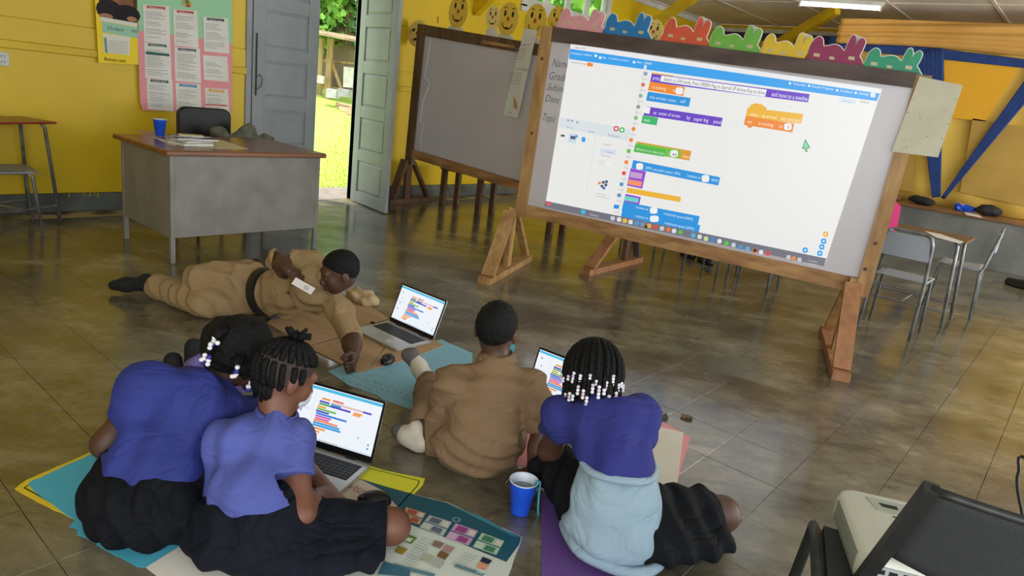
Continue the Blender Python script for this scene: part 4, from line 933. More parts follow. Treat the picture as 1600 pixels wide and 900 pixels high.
def student_desk(loc, rot, lab, m_top, w=.60, d=.42, h=.70, edge=None):
    t_ = thing('student_desk', lab, 'desk', loc, rot, group='school desks')
    MB().bbox((-w / 2, -d / 2, h - .018), (w / 2, d / 2, h), .004).obj('desk_top', m_top, t_, loc='local')
    if edge: MB().tube([(-w / 2, -d / 2, h - .009), (w / 2, -d / 2, h - .009), (w / 2, d / 2, h - .009), (-w / 2, d / 2, h - .009)], .0085, 6, closed=True).obj('edging', edge, t_, loc='local')
    for sx in (-1, 1):
        for sy in (-1, 1): MB().tube([(sx * (w / 2 - .08), sy * (d / 2 - .05), h - .02), (sx * (w / 2 - .055), sy * (d / 2 - .045), h - .05), (sx * (w / 2 - .0), sy * (d / 2 - .01), 0)], .0135, 8).obj('leg', chrome, t_, smooth=True, loc='local')
    for sy in (-1, 1): MB().tube([(-w / 2 + .01, sy * (d / 2 - .013), .12), (w / 2 - .01, sy * (d / 2 - .013), .12)], .009, 6).obj('stretcher', chrome, t_, loc='local')
    MB().tube([(0, -d / 2 + .013, .12), (0, d / 2 - .013, .12)], .009, 6).obj('stretcher', chrome, t_, loc='local')
    return t_
oldtop = mat('worn_desk_top', (126, 92, 60), .45, col2=(98, 70, 46), scale=4, stretch=(1, 4, 1))
student_chair((-.955, 5.80, 0), 0, 'grey tube chair with its back to the camera, right of the pine board post')
student_desk((-1.02, 6.60, 0), 0, 'brown topped school desk behind the grey chair on the right', oldtop, .66, .46, .70)
student_chair((-.76, 7.13, 0), math.pi / 2 + .06, 'grey tube chair seen from the side, right of the brown school desk')
p1 = G(1192, 458); student_chair((p1[0] - .17, p1[1] + .17, 0), .1, 'grey tube chair whose legs show under the projection board, toward its right end')
p1 = G(1115, 434); student_chair((p1[0] - .14, p1[1] + .2, 0), -.1, 'grey tube chair whose legs show under the middle of the projection board')
p1 = G(1000, 398); student_chair((p1[0] - .12, p1[1] + .25, 0), .2, 'grey tube chair behind the foot of the rear whiteboard')
student_desk((-6.085, 1.51, 0), math.radians(115), 'school desk with red edged top at the left edge by the yellow wall', mat('light_desk_top', (158, 124, 70), .4, col2=(140, 106, 58), scale=4), .60, .32, .76, mat('red_edge', (150, 48, 34), .5))
student_chair((-5.93, 1.46, 0), -.12, 'grey school chair at the red edged desk by the yellow wall')
# paper on the brown desk
P = [HY(0, 0, 1)]; pz = .7
flatsheet('paper_strip', ((1445, 361), (1470, 366), (1506, 378), (1500, 381), (1462, 371)), .7006, paperm, 'white paper strips lying on the brown school desk', 'paper')
# shoes under the board
shoe_m = mat('black_shoe', (24, 24, 28), .5)
def shoe(p, ang, lab, s=1, cat='shoe'):
    c_, s_ = math.cos(ang), math.sin(ang); d = np.array([c_, s_, 0]); p = np.array([p[0], p[1], 0])
    o = skin([([cone(p + UPV * .038 * s, p + d * .16 * s + UPV * .032 * s, .038 * s, .03 * s), cone(p + UPV * .05 * s - d * .01, p + UPV * .075 * s - d * .015, .034 * s, .03 * s), ell(p + d * .07 * s + UPV * .015, (.11 * s, .11 * s * .45, .015), rot_to((-d[1], d[0], 0), UPV))], .006, .03, [((0, 0, .0008), (0, 0, -1)), (p + UPV * .083 * s, (0, 0, 1))])], 'shoe', shoe_m, None)
    origin_to(o, p); return top(o, lab, cat, 'black shoes on the floor')
shoe(G(1080, 404), 2.6, 'black shoe under the projection board, farther left of the pair'); shoe(G(1108, 414), 2.6, 'black shoe under the projection board, nearer right of the pair'); shoe(G(1600, 452), 2.5, 'black shoe on the bare floor at the right edge of the picture', 1.25)

# ================================================================== STAGE AND DRAPES
stage_m = mat('stage_front_paint', (124, 126, 120), .8, col2=(102, 104, 100), scale=3)
stg = thing('stage', 'low grey stage with brown wooden edge along the end of the hall', 'stage', (0, 10.4, 0))
MB().box((-5.6, 10.40, 0), (4.1, 13.05, .585)).obj('stage_body', stage_m, stg)
MB().bbox((-5.62, 10.37, .585), (4.1, 13.04, .625), .006).obj('stage_top', mat('stage_boards', (150, 106, 66), .35, col2=(120, 82, 52), scale=4, stretch=(.5, 4, 1)), stg)
YD = 10.92
def Dd(px, py, Y=YD): p = HY(px, py, Y); return np.array([p[0], p[2]])
clothy = mat('golden_cloth', (222, 184, 84), .85, col2=(212, 174, 76), scale=3); clothb = mat('blue_cloth', (34, 66, 132), .8, col2=(28, 56, 116), scale=8); clotho = mat('orange_cloth', (222, 172, 92), .85, col2=(212, 160, 80), scale=3, trans=0)
clothd = mat('dark_golden_cloth', (186, 152, 74), .85, col2=(176, 142, 66), scale=3)
def drape(name, fn, m_, lab, nu=60, nv=24, solid=.006, cat='drape'):
    o = MB().grid(fn, nu, nv).obj(name, m_, None, smooth=True, solid=solid); zs = [v.co.z for v in o.data.vertices]; xs = [v.co.x for v in o.data.vertices]; origin_to(o, (sum(xs) / len(xs), YD, min(zs))); return top(o, lab, cat)
drape('backdrop', lambda u, v: (-3.42 + 6.2 * u, YD + .02 * math.sin(u * 70) + .03, .63 + 2.28 * v), clothy, 'golden yellow backdrop cloth hung behind the stage front', 120, 10)
tl = Dd(1312, 28); 
def swag(u, v):
    x = -3.42 + 6.4 * u; zt_ = 2.96 - .02 * u; zb_ = 2.62 - .10 * u + .03 * math.sin(u * 9)
    z = zt_ + (zb_ - zt_) * v; return (x, YD - .06 - .05 * math.sin(v * 3.14) - .018 * math.sin(v * 22 + u * 14 * (1 - v) + 3 * u), z)
drape('swag', swag, clotho, 'orange gathered swag of cloth along the top of the backdrop', 110, 40)
def ribbon(p0, p1, w0, w1, y, lab, sgn=1):
    p0 = np.array(p0); p1 = np.array(p1); d = (p1 - p0) / np.linalg.norm(p1 - p0); nn = np.array([-d[1], d[0]])
    drape('ribbon', lambda u, v: (*(lambda q: (q[0], y + .008 * math.sin(u * 40) * (1 - v), q[1]))(p0 + (p1 - p0) * v + nn * (u - .5) * (w0 + (w1 - w0) * v)),), clothb, lab, 16, 30, .003, 'ribbon')
a, b_ = Dd(1295, 65), Dd(1620, 102); ribbon(a, b_, .16, .10, YD - .03, 'dark blue cloth band below the orange swag')
vb = Dd(1467, 308)
ribbon(Dd(1453, 78), Dd(1464, 308), .34, .10, YD - .045, 'upright dark blue ribbon tapering down behind the white card'); ribbon(Dd(1640, 96), Dd(1474, 310), .20, .05, YD - .055, 'slanting dark blue ribbon crossing the backdrop to the right')
def dpanel(pxs, lab, m_): 
    P = [Dd(*p) for p in pxs]; o = MB().prism([(p[0], YD - .012, p[1]) for p in P], (0, .008, 0)).obj('wall_hanging', m_); origin_to(o, (P[0][0], YD, min(p[1] for p in P))); top(o, lab, 'drape', 'cloth panels on the backdrop')
dpanel(((1312, 78), (1425, 88), (1428, 300), (1300, 280)), 'olive gold cloth panel behind the teal and magenta bunnies', clothd); dpanel(((1520, 185), (1640, 205), (1640, 330), (1500, 300)), 'olive gold cloth panel at the right of the backdrop', clothd)
dpanel(((1474, 85), (1596, 100), (1540, 190), (1478, 183)), 'bright orange-gold cloth panel between the blue ribbons', mat('bright_gold', (236, 176, 44), .85))
# things on the stage
def lump(name, px, py, z, r, m_, lab, cat, seed=0):
    p = HY(px, py, 10.62); p[2] = z; r7 = random.Random(seed)
    o = skin([([ell(p + np.array([r7.uniform(-.5, .5) * r[0], r7.uniform(-.4, .4) * r[1], r[2] * r7.uniform(.5, .9)]), np.array(r) * r7.uniform(.4, .8)) for _ in range(6)], .012, .03, [((0, 0, z + .002), (0, 0, -1))], folds(.006, [((1, .3, .4), 60, 1, seed)]))], name, m_, None)
    origin_to(o, p); return top(o, lab, cat)
dkc = mat('black_cloth', (26, 27, 30), .8)
lump('cloth', 1443, 310, .625, (.17, .12, .07), dkc, 'black bag on the stage edge at the foot of the blue ribbons', 'bag', 1); lump('cloth', 1545, 331, .625, (.15, .12, .09), dkc, 'black cloth heap on the stage beside the blue cups', 'bag', 2)
lump('cloth', 1400, 301, .625, (.10, .08, .05), mat('brown_cloth', (120, 74, 50), .8), 'small brown bundle on the stage beside the pine post', 'bag', 3)
for px, py, an, lab in ((1500, 323, .3, 'blue cup lying on the stage edge, left one of two'), (1522, 325, 1.0, 'blue cup lying on the stage edge beside the black cloth')):
    p = HY(px, py, 10.58); cup((p[0], p[1], .672), lab, .13, .05, (-math.pi / 2, 0, an), 'cups on the stage')
flatsheet('paper_sheet', ((1505, 330), (1530, 336), (1536, 341), (1510, 336)), .6255, paperm, 'white paper lying on the stage edge below the blue cups', 'paper')
# pink bag hanging from a chair behind the right post
pkp = [Q(*p, 5.25) for p in ((1400, 316), (1408, 322), (1404, 345), (1397, 380), (1388, 391), (1376, 388), (1384, 352), (1392, 330))]
o = MB().prism(pkp, HH * .06).obj('pink_bag', mat('magenta_cloth', (206, 48, 112), .8)); origin_to(o, pkp[4]); top(o, 'magenta cloth bag hanging behind the right post of the board', 'bag')

# ================================================================== PAPERS ON THE FLOOR
def paper(name, pxs, z, m_, lab, cat='paper', t=.0011, rag=0, grp=None, seed=0):
    r_ = random.Random(seed); P = []
    for i, p in enumerate(pxs):
        q = pxs[(i + 1) % len(pxs)]; n = max(1, int(math.hypot(q[0] - p[0], q[1] - p[1]) / 12)) if rag else 1
        for k in range(n):
            g = G(p[0] + (q[0] - p[0]) * k / n, p[1] + (q[1] - p[1]) * k / n, z); g = g + np.array([r_.uniform(-1, 1), r_.uniform(-1, 1), 0]) * rag; P.append((g[0], g[1], z))
    o = MB().prism(P, UPV * t).obj(name, m_); origin_to(o, P[0]); return top(o, lab, cat, grp)
def ground_print(nm, par, z, fn, m_=None):
    p_ = Print(); fn(p_); p_.build(nm, m_ or printmat('marker_ink'), par, (0, 0, z), (1, 0, 0), (0, 1, 0), UPV, step=.00008, off=.0004)
def g2(px, py, z=0): g = G(px, py, z); return (g[0], g[1])
def tfloor(p_, t, a, b_, h, col, slant=0):
    A = np.array(g2(*a)); B = np.array(g2(*b_)); d = B - A; p_.text(t, A[0], A[1], h, col, width=np.linalg.norm(d), ang=math.atan2(d[1], d[0]), slant=slant)
def scrib(p_, a, b_, h, col, seed, lw=.0018):
    r_ = random.Random(seed); A = np.array(g2(*a)); B = np.array(g2(*b_)); d = B - A; L = np.linalg.norm(d); d /= L; nn = np.array([-d[1], d[0]]); x = 0
    while x < L:
        w = r_.uniform(.02, .06); q = x; pts = []
        while q < min(x + w, L): pts.append(tuple(A + d * q + nn * r_.uniform(-.5, .5) * h)); q += h * .35
        if len(pts) > 1: p_.line(pts, lw, col)
        x += w + .012
yel_m = mat('yellow_bristol', (236, 206, 40), .8); cyan_m = mat('cyan_bristol', (84, 186, 212), .75, col2=(74, 174, 202), scale=3); limey = mat('lime_yellow_bristol', (232, 230, 58), .75)
blue_m = mat('pale_blue_bristol', (140, 190, 210), .75, col2=(128, 180, 202), scale=3); pink_m = mat('pink_bristol', (228, 150, 154), .75); purp_m = mat('purple_bristol', (108, 76, 146), .75, col2=(98, 66, 136), scale=3)
cream_m = mat('cream_bristol', (212, 196, 178), .8, col2=(204, 186, 168), scale=3); card_m = mat('cardboard', (184, 152, 112), .85, col2=(172, 140, 102), scale=3, stretch=(1, 6, 1)); wht_m = mat('white_bristol', (228, 224, 216), .8)
y1 = paper('paper_sheet', ((22, 764), (42, 750), (150, 703), (240, 690), (240, 760), (118, 812), (60, 786)), .0008, yel_m, 'yellow paper sheet mostly hidden under the cyan sheet at left', rag=.002)
ground_print('marker_outline', y1, .0019, lambda p_: p_.line([g2(*q) for q in ((48, 757), (38, 763), (62, 776), (80, 786))], .005, (60, 60, 30)))
paper('paper_sheet', ((42, 756), (152, 705), (300, 640), (470, 740), (228, 888), (214, 886), (152, 852), (150, 847), (122, 836), (121, 826), (108, 823), (118, 813), (62, 776)), .0026, cyan_m, 'torn cyan paper sheet under the girl in the dark blue blouse', rag=.003, seed=2)
paper('paper_sheet', ((228, 887), (300, 842), (440, 770), (560, 800), (520, 960), (320, 960)), .0044, wht_m, 'white paper sheet under the skirt of the girl with cornrows')
ly = paper('paper_sheet', ((572, 726), (600, 735), (664, 748), (660, 758), (622, 799), (596, 790), (540, 768)), .0008, limey, 'bright lemon yellow sheet with dark marker border beside the black mouse', rag=.0015, seed=4)
ground_print('marker_outline', ly, .0019, lambda p_: p_.line([g2(*q) for q in ((575, 732), (655, 752), (652, 760), (620, 795))], .004, (70, 80, 40)))
cr_ = paper('paper_sheet', ((470, 742), (545, 740), (600, 768), (628, 800), (585, 816), (500, 830)), .0024, cream_m, 'cream paper sheet under the black mouse beside the cornrowed girl')
ground_print('lettering', cr_, .0036, lambda p_: tfloor(p_, 'VISIT', (541, 763), (568, 777), .03, (150, 92, 70)))
bl = paper('paper_sheet', ((512, 580), (532, 573), (620, 545), (690, 531), (738, 552), (738, 600), (700, 645), (640, 640), (598, 624), (590, 618), (545, 602)), .0008, blue_m, 'pale blue sheet with handwriting between the laptop and the seated boy', rag=.002, seed=5)
def hwrite(p_):
    for k, (a, b_) in enumerate((((549, 588), (596, 604)), ((534, 592), (572, 606)), ((585, 596), (640, 620)), ((584, 604), (640, 628)), ((575, 608), (612, 622)), ((625, 622), (648, 632)), ((575, 585), (605, 592)), ((595, 576), (630, 585)))): scrib(p_, a, b_, .022, (74, 66, 82) if k < 6 else (110, 130, 146), k)
ground_print('handwriting', bl, .0019, hwrite)
cb = thing('cardboard_sheet', 'flattened brown cardboard under the lying boy and his laptop', 'cardboard', G(530, 530))
for pts in (((418, 506), (470, 450), (560, 466), (606, 498), (534, 526), (479, 541)), ((480, 543), (535, 528), (560, 518), (600, 545), (575, 580), (560, 583)), ((562, 517), (609, 500), (694, 540), (640, 562), (577, 579), (602, 545))):
    MB().prism([G(x, y) * np.array([1, 1, 0]) + UPV * .0022 for x, y in pts], UPV * .0035).obj('panel', card_m, cb)
pkp_ = paper('paper_sheet', ((700, 690), (800, 632), (1012, 650), (1040, 662), (1078, 683), (1062, 742), (1042, 780), (900, 750), (790, 722), (752, 717)), .0008, pink_m, 'large pink sheet under the third laptop', rag=.002, seed=7)
paper('paper_sheet', ((1010, 662), (1068, 676), (1056, 776), (1012, 773), (985, 715)), .0026, mat('off_white_card', (222, 216, 202), .8, col2=(212, 206, 190), scale=3), 'off-white card lying on the pink sheet beside the seated girl')
paper('paper_sheet', ((1018, 774), (1055, 772), (1053, 781), (1020, 784)), .004, mat('maroon_card', (120, 40, 52), .8), 'folded maroon paper edge under the off-white card', t=.006)
paper('paper_sheet', ((846, 772), (905, 735), (1000, 770), (1010, 975), (846, 985)), .0008, purp_m, 'purple sheet under the girl with the tied sweater')
# banknote poster
mp_ = paper('poster', ((560, 748), (640, 771), (700, 786), (815, 839), (812, 852), (762, 985), (440, 960)), .0008, mat('poster_paper', (206, 214, 204), .5), 'teal and white banknote poster lying on the floor', 'poster', rag=.0015, seed=8)
def mpr(p_):
    TEAL = (34, 88, 104)
    p_.poly([g2(*q) for q in ((562, 749), (640, 772), (700, 787), (814, 840), (811, 852), (791, 879), (720, 850), (640, 820), (575, 800))], TEAL)
    p_.poly([g2(*q) for q in ((700, 788), (760, 812), (812, 842), (800, 838))], (70, 140, 156)); c_ = g2(713, 813); p_.disc(c_[0], c_[1], .014, (120, 160, 170)); p_.disc(c_[0], c_[1], .009, TEAL)
    notes = [((634, 793), (665, 803), (655, 821), (630, 812), (196, 160, 130), (176, 84, 66)), ((671, 806), (706, 817), (692, 839), (655, 825), (178, 186, 180), (96, 106, 120)), ((712, 819), (747, 831), (732, 854), (695, 842), (190, 156, 186), (150, 70, 130)), ((753, 834), (788, 847), (775, 869), (738, 856), (166, 196, 172), (70, 130, 96))]
    for a, b_, c2, d2, col, c3 in notes:
        p_.poly([g2(*q) for q in (a, b_, c2, d2)], col)
        def bl_(u, v): return g2(a[0] * (1 - u) * (1 - v) + b_[0] * u * (1 - v) + c2[0] * u * v + d2[0] * (1 - u) * v, a[1] * (1 - u) * (1 - v) + b_[1] * u * (1 - v) + c2[1] * u * v + d2[1] * (1 - u) * v)
        p_.poly([bl_(.15, .06), bl_(.6, .06), bl_(.58, .42), bl_(.12, .42)], c3); p_.poly([bl_(.0, .47), bl_(1, .47), bl_(1, .53), bl_(0, .53)], TEAL); p_.poly([bl_(.45, .6), bl_(.85, .6), bl_(.85, .94), bl_(.42, .94)], c3); p_.poly([bl_(.05, .56), bl_(.35, .56), bl_(.35, .95), bl_(.05, .95)], tuple(min(255, v + 16) for v in col)); p_.poly([bl_(.7, .1), bl_(.95, .1), bl_(.95, .4), bl_(.7, .4)], (212, 206, 190))
    for pts, c2 in ((((638, 837), (652, 842), (642, 852), (629, 846)), (90, 130, 50)), (((634, 840), (646, 844), (640, 849), (631, 846)), (210, 220, 190)), (((622, 855), (637, 860), (628, 869), (616, 864)), (150, 130, 50)), (((680, 846), (694, 851), (687, 859), (674, 854)), (130, 112, 106)), (((696, 853), (711, 858), (703, 866), (690, 861)), (170, 136, 130)), (((688, 862), (702, 868), (695, 877), (682, 871)), (120, 90, 60)), (((664, 866), (678, 872), (670, 882), (656, 876)), (170, 176, 150)), (((680, 874), (695, 880), (688, 890), (673, 884)), (178, 176, 168)), (((754, 872), (769, 878), (763, 884), (750, 879)), (36, 40, 66)), (((749, 880), (764, 886), (757, 893), (744, 888)), (222, 150, 116))): p_.poly([g2(*q) for q in pts], c2)
    for x0, y0, n_ in ((660, 842, 5), (648, 856, 5), (725, 866, 6), (640, 870, 4)):
        for k in range(n_): p_.line([g2(x0 - k * 4, y0 + k * 3.4), g2(x0 + 20 - k * 4, y0 + 7.5 + k * 3.4)], .0016, (126, 140, 142))
    for a, b_, h in (((615, 883), (680, 900), 5), ((712, 884), (757, 899), 4)): p_.poly([g2(*a), g2(*b_), g2(b_[0] - 3, b_[1] + h), g2(a[0] - 3, a[1] + h)], (90, 130, 142)); 
    p_.poly([g2(*q) for q in ((600, 880), (640, 893), (640, 905), (590, 900))], (60, 104, 124)); tfloor(p_, '$100', (673, 897), (682, 900), .02, (230, 236, 236)); tfloor(p_, '$500', (744, 897), (753, 901), .02, (230, 236, 236))
ground_print('print', mp_, .0019, mpr, printmat('poster_print', rough=.35))

# ================================================================== LAPTOPS AND MICE
alu = mat('silver_aluminium', (186, 188, 186), .35, .6); blackpl = mat('black_plastic', (18, 18, 20), .4); keym = mat('key_black', (28, 28, 32), .5)
def laptop(hm, yaw, z, lid, lab, Wd=.372, Dp=.252, H=.232):
    t_ = thing('laptop', lab, 'laptop', (hm[0], hm[1], z), yaw, group='open silver laptops')      # local: hinge on X axis, front at -Y
    b_ = MB(); P = rounded(Wd, Dp, .012, 3)
    lay = [[(x * s, y * s - Dp / 2, zz) for x, y in P] for s, zz in ((.96, 0), (1, .004), (1, .015), (.995, .016))]
    n = len(P); b_.add(sum(lay, []), [tuple(range(n))[::-1], tuple(range(3 * n, 4 * n))] + [(r_ * n + i, r_ * n + (i + 1) % n, (r_ + 1) * n + (i + 1) % n, (r_ + 1) * n + i) for r_ in range(3) for i in range(n)])
    base = b_.obj('base', alu, t_, loc='local')
    MB().box((-Wd / 2 + .02, -.135, .0161), (Wd / 2 - .02, -.028, .0166)).obj('key_bed', blackpl, base, loc='local')
    k_ = MB()
    for r_ in range(6):
        nk = 15; y0 = -.031 - r_ * .0172; kw = (Wd - .046) / nk; x = -Wd / 2 + .023; c_ = 0
        while c_ < nk:
            span = 5 if (r_ == 5 and c_ == 4) else 2 if (c_ == nk - 2 and r_ in (1, 3)) else 1
            k_.box((x + .001, y0 - .0145, .0166), (x + kw * span - .001, y0, .0182)); x += kw * span; c_ += span
    tag(k_.obj('keys', keym, base, loc='local'), kind='stuff')
    MB().box((-.06, -Dp + .022, .0161), (.05, -Dp + .095, .0165)).obj('touchpad', mat('touchpad_grey', (170, 172, 170), .4, .4), base, loc='local')
    MB().box((.06, -Dp + .03, .0161), (.085, -Dp + .05, .0164)).obj('sticker', paperm, base, loc='local')
    for s in (-1, 1): MB().tube([(s * .1 - .02, .0, .016), (s * .1 + .02, .0, .016)], .006, 8).obj('hinge', blackpl, base, loc='local')
    ca, sa = math.cos(lid), math.sin(lid)          # lid leans back from the vertical by this angle
    def LP(x, h, d): return np.array([x, sa * h + ca * d, .014 + ca * h - sa * d])
    P2 = rounded(Wd, H, .010, 3)
    ld = MB().prism([LP(x, y + H / 2 + .004, .004) for x, y in P2], LP(0, 0, .009) - LP(0, 0, .004)).obj('lid', alu, t_, loc='local')
    MB().prism([LP(x, y + H / 2 + .004, .004) for x, y in P2], LP(0, 0, .0) - LP(0, 0, .004)).obj('bezel', blackpl, ld, loc='local')
    s_ = Print(); w, h = Wd - .016, H - .034
    def px(u, v): return ((u - .5) * w, v * h)
    def rc(u0, v0, u1, v1, c_): a, b2 = px(u0, v0), px(u1, v1); s_.rect(a[0], a[1], b2[0], b2[1], c_)
    rc(0, 0, 1, 1, (238, 243, 250)); rc(0, .93, 1, .985, (70, 186, 226)); rc(0, 0, 1, .035, (214, 226, 240))
    rc(.0, .52, .20, .56, (222, 230, 238)); rc(.22, .05, .225, .92, (222, 228, 234))
    for u, v, c_ in ((.06, .80, (90, 96, 110)), (.08, .62, (150, 160, 170)), (.05, .30, (60, 90, 150)), (.07, .46, (70, 110, 190)), (.80, .25, (160, 200, 230)), (.93, .10, (70, 160, 220)), (.93, .17, (70, 160, 220))): rc(u, v, u + .02, v + .035, c_)
    rws = [(.30, .77, .40, (232, 150, 60)), (.28, .71, .40, (86, 70, 190)), (.28, .665, .60, (60, 172, 96)), (.42, .665, .66, (88, 66, 190)), (.27, .61, .37, (244, 160, 50)), (.27, .565, .50, (110, 190, 80)), (.26, .52, .42, (96, 80, 200)), (.27, .475, .64, (52, 130, 214)), (.27, .43, .46, (196, 100, 190)), (.27, .385, .44, (214, 110, 160)), (.26, .345, .55, (240, 140, 90)), (.26, .30, .58, (52, 150, 220)), (.26, .255, .60, (52, 150, 220)), (.24, .20, .42, (240, 150, 60)), (.23, .145, .36, (244, 160, 70)), (.23, .09, .34, (240, 130, 50)), (.43, .78, .56, (230, 120, 110)), (.42, .73, .86, (226, 190, 190)), (.80, .73, .90, (90, 70, 190)), (.42, .70, .54, (60, 150, 200)), (.70, .665, .80, (244, 160, 70)), (.69, .63, .78, (240, 170, 110))]
    for u, v, u1, c_ in rws: rc(u, v, u1, v + .036, c_)
    for k in range(9): rc(.38 + k * .025, .008, .393 + k * .025, .03, ((60, 160, 220), (236, 180, 70), (230, 100, 80), (90, 190, 80))[k % 4])
    o0 = LP(0, .028, -.0003)
    M4 = wloc(t_); R3 = M4.to_3x3()
    s_.build('screen', printmat('laptop_screen', emit=.60, rough=.3), ld, M4 @ Vector(o0), np.array(R3 @ Vector((1, 0, 0))), np.array(R3 @ Vector((0, sa, ca))), np.array(R3 @ Vector((0, -ca, sa))), step=.00002, off=.0002)
    return t_
laptop((-2.748, 2.545), .0, .0058, .36, 'silver laptop on the cardboard in front of the lying boy')
laptop((-1.915, 1.412), .375, .0056, .33, 'silver laptop before the two girls sitting at left')
laptop((-1.628, 2.46), .04, .0030, .28, 'silver laptop before the seated boy and the girl with beads')
def mouse(px, py, z, yaw, lab, s=1.0):
    p = G(px, py, z); t_ = thing('computer_mouse', lab, 'mouse', (p[0], p[1], z), yaw, group='black computer mice')
    Rr = np.eye(3)
    prims = [ell((0, 0, .010), (.031 * s, .052 * s, .026 * s), Rr), ell((0, .012, .016), (.027 * s, .036 * s, .022 * s), Rr)]
    Fd, lo = field(prims, .003, .02, [((0, 0, .0004), (0, 0, -1))]); V, Fq = nets(Fd, lo, .003)
    b_ = MB(); b_.add(V.tolist(), Fq.tolist()); b_.obj('shell', blackpl, t_, smooth=True, loc='local')
    MB().tube([(-.004, -.026, .031), (.004, -.026, .031)], .008, 12).obj('scroll_wheel', mat('wheel_grey', (90, 92, 96), .4), t_, loc='local')
    for sx in (-1, 1): MB().box((sx * .014 - .004, -.038, .0285), (sx * .014 + .004, -.028, .0295)).obj('button_mark', mat('wheel_grey', (90, 92, 96), .4), t_, loc='local')
    return t_
mouse(605, 566, .0058, .5, 'black mouse on the pale blue sheet beside the first laptop'); mouse(584, 786, .0038, -.9, 'large black mouse on the cream sheet before the cornrowed girl', 1.08)
p = G(585, 507, .0058); o = MB().bbox((p[0] - .028, p[1] - .009, .0058), (p[0] + .028, p[1] + .009, .019), .004).obj('usb_stick', blackpl); origin_to(o, p); top(o, 'small black usb stick lying left of the first laptop', 'stick')
o = MB().bbox((-.03, -.07, 0), (.03, .07, .008), .003).obj('phone', blackpl); p = G(893, 717); o.location = (p[0], p[1], .003); o.rotation_euler = (0, 0, 1.2); top(o, 'black phone lying by the left elbow of the girl with beads', 'phone')
# cup with a string of beads over its rim
cp = G(812, 800); cup((cp[0], cp[1], 0), 'blue plastic cup of water on the floor between the boy and the girl', .125, .049)
wt_ = MB().lathe([(0, .094), (.043, .094)], 24).obj('water', mat('water', (190, 200, 206), .05, trans=.6), bpy.data.objects[[o.name for o in bpy.data.objects if o.name.startswith('plastic_cup')][-1]], loc='local')
wt_['label'] = 'clear water surface'
sl = [cp + SIDE * .032 + UPV * .105 - HH * .01, cp + SIDE * .043 + UPV * .128, cp + SIDE * .055 + UPV * .124 + HH * .005, cp + SIDE * .057 + UPV * .08 + HH * .01, cp + SIDE * .060 + UPV * .03, cp + SIDE * .064 + UPV * .003 - HH * .01]
cdt = thing('mask_strap', 'teal strap hanging over the rim of the blue floor cup', 'strap', sl[-1]); MB().tube(sl, .004, 8).obj('cord', mat('teal_cord', (58, 150, 168), .7), cdt, smooth=True)
# dry leaf scraps on the floor
for px, py, s, lab in ((1030, 650, .045, 'large dry brown leaf scrap on the floor above the off-white card'), (1073, 653, .03, 'small dry brown leaf scrap right of the larger one')):
    p = G(px, py); o = MB().grid(lambda u, v: (p[0] + (u - .5) * 2 * s * math.sin(math.pi * min(max(v, .05), .95)), p[1] + (v - .5) * 2.4 * s, .001 + .012 * abs(u - .5) + .004 * math.sin(v * 5)), 6, 8).obj('dry_leaf', mat('dry_leaf', (110, 84, 52), .8, col2=(80, 60, 38), scale=40), None, solid=.001); origin_to(o, (p[0], p[1], 0)); top(o, lab, 'leaf')

def smooth_path(P, n=5):
    P = [np.array(p, float) for p in P]; out = []
    for i in range(len(P) - 1):
        p0, p1, p2, p3 = P[max(i - 1, 0)], P[i], P[i + 1], P[min(i + 2, len(P) - 1)]
        for k in range(n): t = k / n; out.append(.5 * (2 * p1 + (p2 - p0) * t + (2 * p0 - 5 * p1 + 4 * p2 - p3) * t * t + (-p0 + 3 * p1 - 3 * p2 + p3) * t ** 3))
    return out + [P[-1]]
# ================================================================== PROJECTOR ON THE DARK CHAIR
pm = mat('projector_white', (216, 218, 204), .45); pg_ = mat('projector_back_grey', (170, 172, 172), .5)
wd = np.array([.90, .436, 0]); dd = np.array([-.436, .90, 0]); PZ = .452; PH = .092; fl = np.array([-.305, 1.755, 0])   # front left corner of the projector
pr_ = thing('projector', 'white projector on the seat of the dark chair, pointing at the board', 'projector', fl + UPV * PZ + wd * .155 - dd * .155)
def PPt(u, v, z): return fl + wd * u - dd * v + UPV * (PZ + z)
PW, PD = .315, .30
P = [(x + PW / 2, y + PD / 2) for x, y in rounded(PW, PD, .035, 5)]; n = len(P); b_ = MB()
lay = [[PPt(PW / 2 + (x - PW / 2) * s, PD / 2 + (y - PD / 2) * s, zz) for x, y in P] for s, zz in ((.90, .012), (.97, .018), (1, .035), (1, .070), (.975, .086), (.93, PH))]
b_.add(sum(lay, []), [tuple(range(n)), tuple(range(5 * n, 6 * n))] + [(r_ * n + i, r_ * n + (i + 1) % n, (r_ + 1) * n + (i + 1) % n, (r_ + 1) * n + i) for r_ in range(5) for i in range(n)])
soft_shade(b_.obj('case', pm, pr_), 50)
for k in range(7): z = .030 + k * .007; MB().prism([PPt(-.0015, .045, z), PPt(-.0015, .262, z), PPt(-.0015, .262, z + .0028), PPt(-.0015, .045, z + .0028)], wd * .004).obj('vent_slat', mat('vent_dark_grey', (120, 126, 116), .6), pr_)  # slats coloured a darker grey-green than the case
MB().prism([PPt(.06, .03, PH - .001), PPt(.15, .03, PH - .001), PPt(.15, .085, PH - .001), PPt(.075, .085, PH - .001)], UPV * .0025).obj('lens_window', mat('projector_shade', (176, 184, 170), .5), pr_)
MB().prism([PPt(.085, .05, PH + .0015), PPt(.125, .05, PH + .0015), PPt(.125, .065, PH + .0015), PPt(.09, .065, PH + .0015)], UPV * .001).obj('focus_slot', blackpl, pr_)
MB().prism([PPt(.105, .098, PH), PPt(.15, .098, PH), PPt(.15, .102, PH), PPt(.105, .102, PH)], UPV * .001).obj('mark', blackpl, pr_)
MB().tube([PPt(.10, -.004, .045), PPt(.10, .03, .045)], .032, 20).obj('lens', blackpl, pr_, smooth=True)
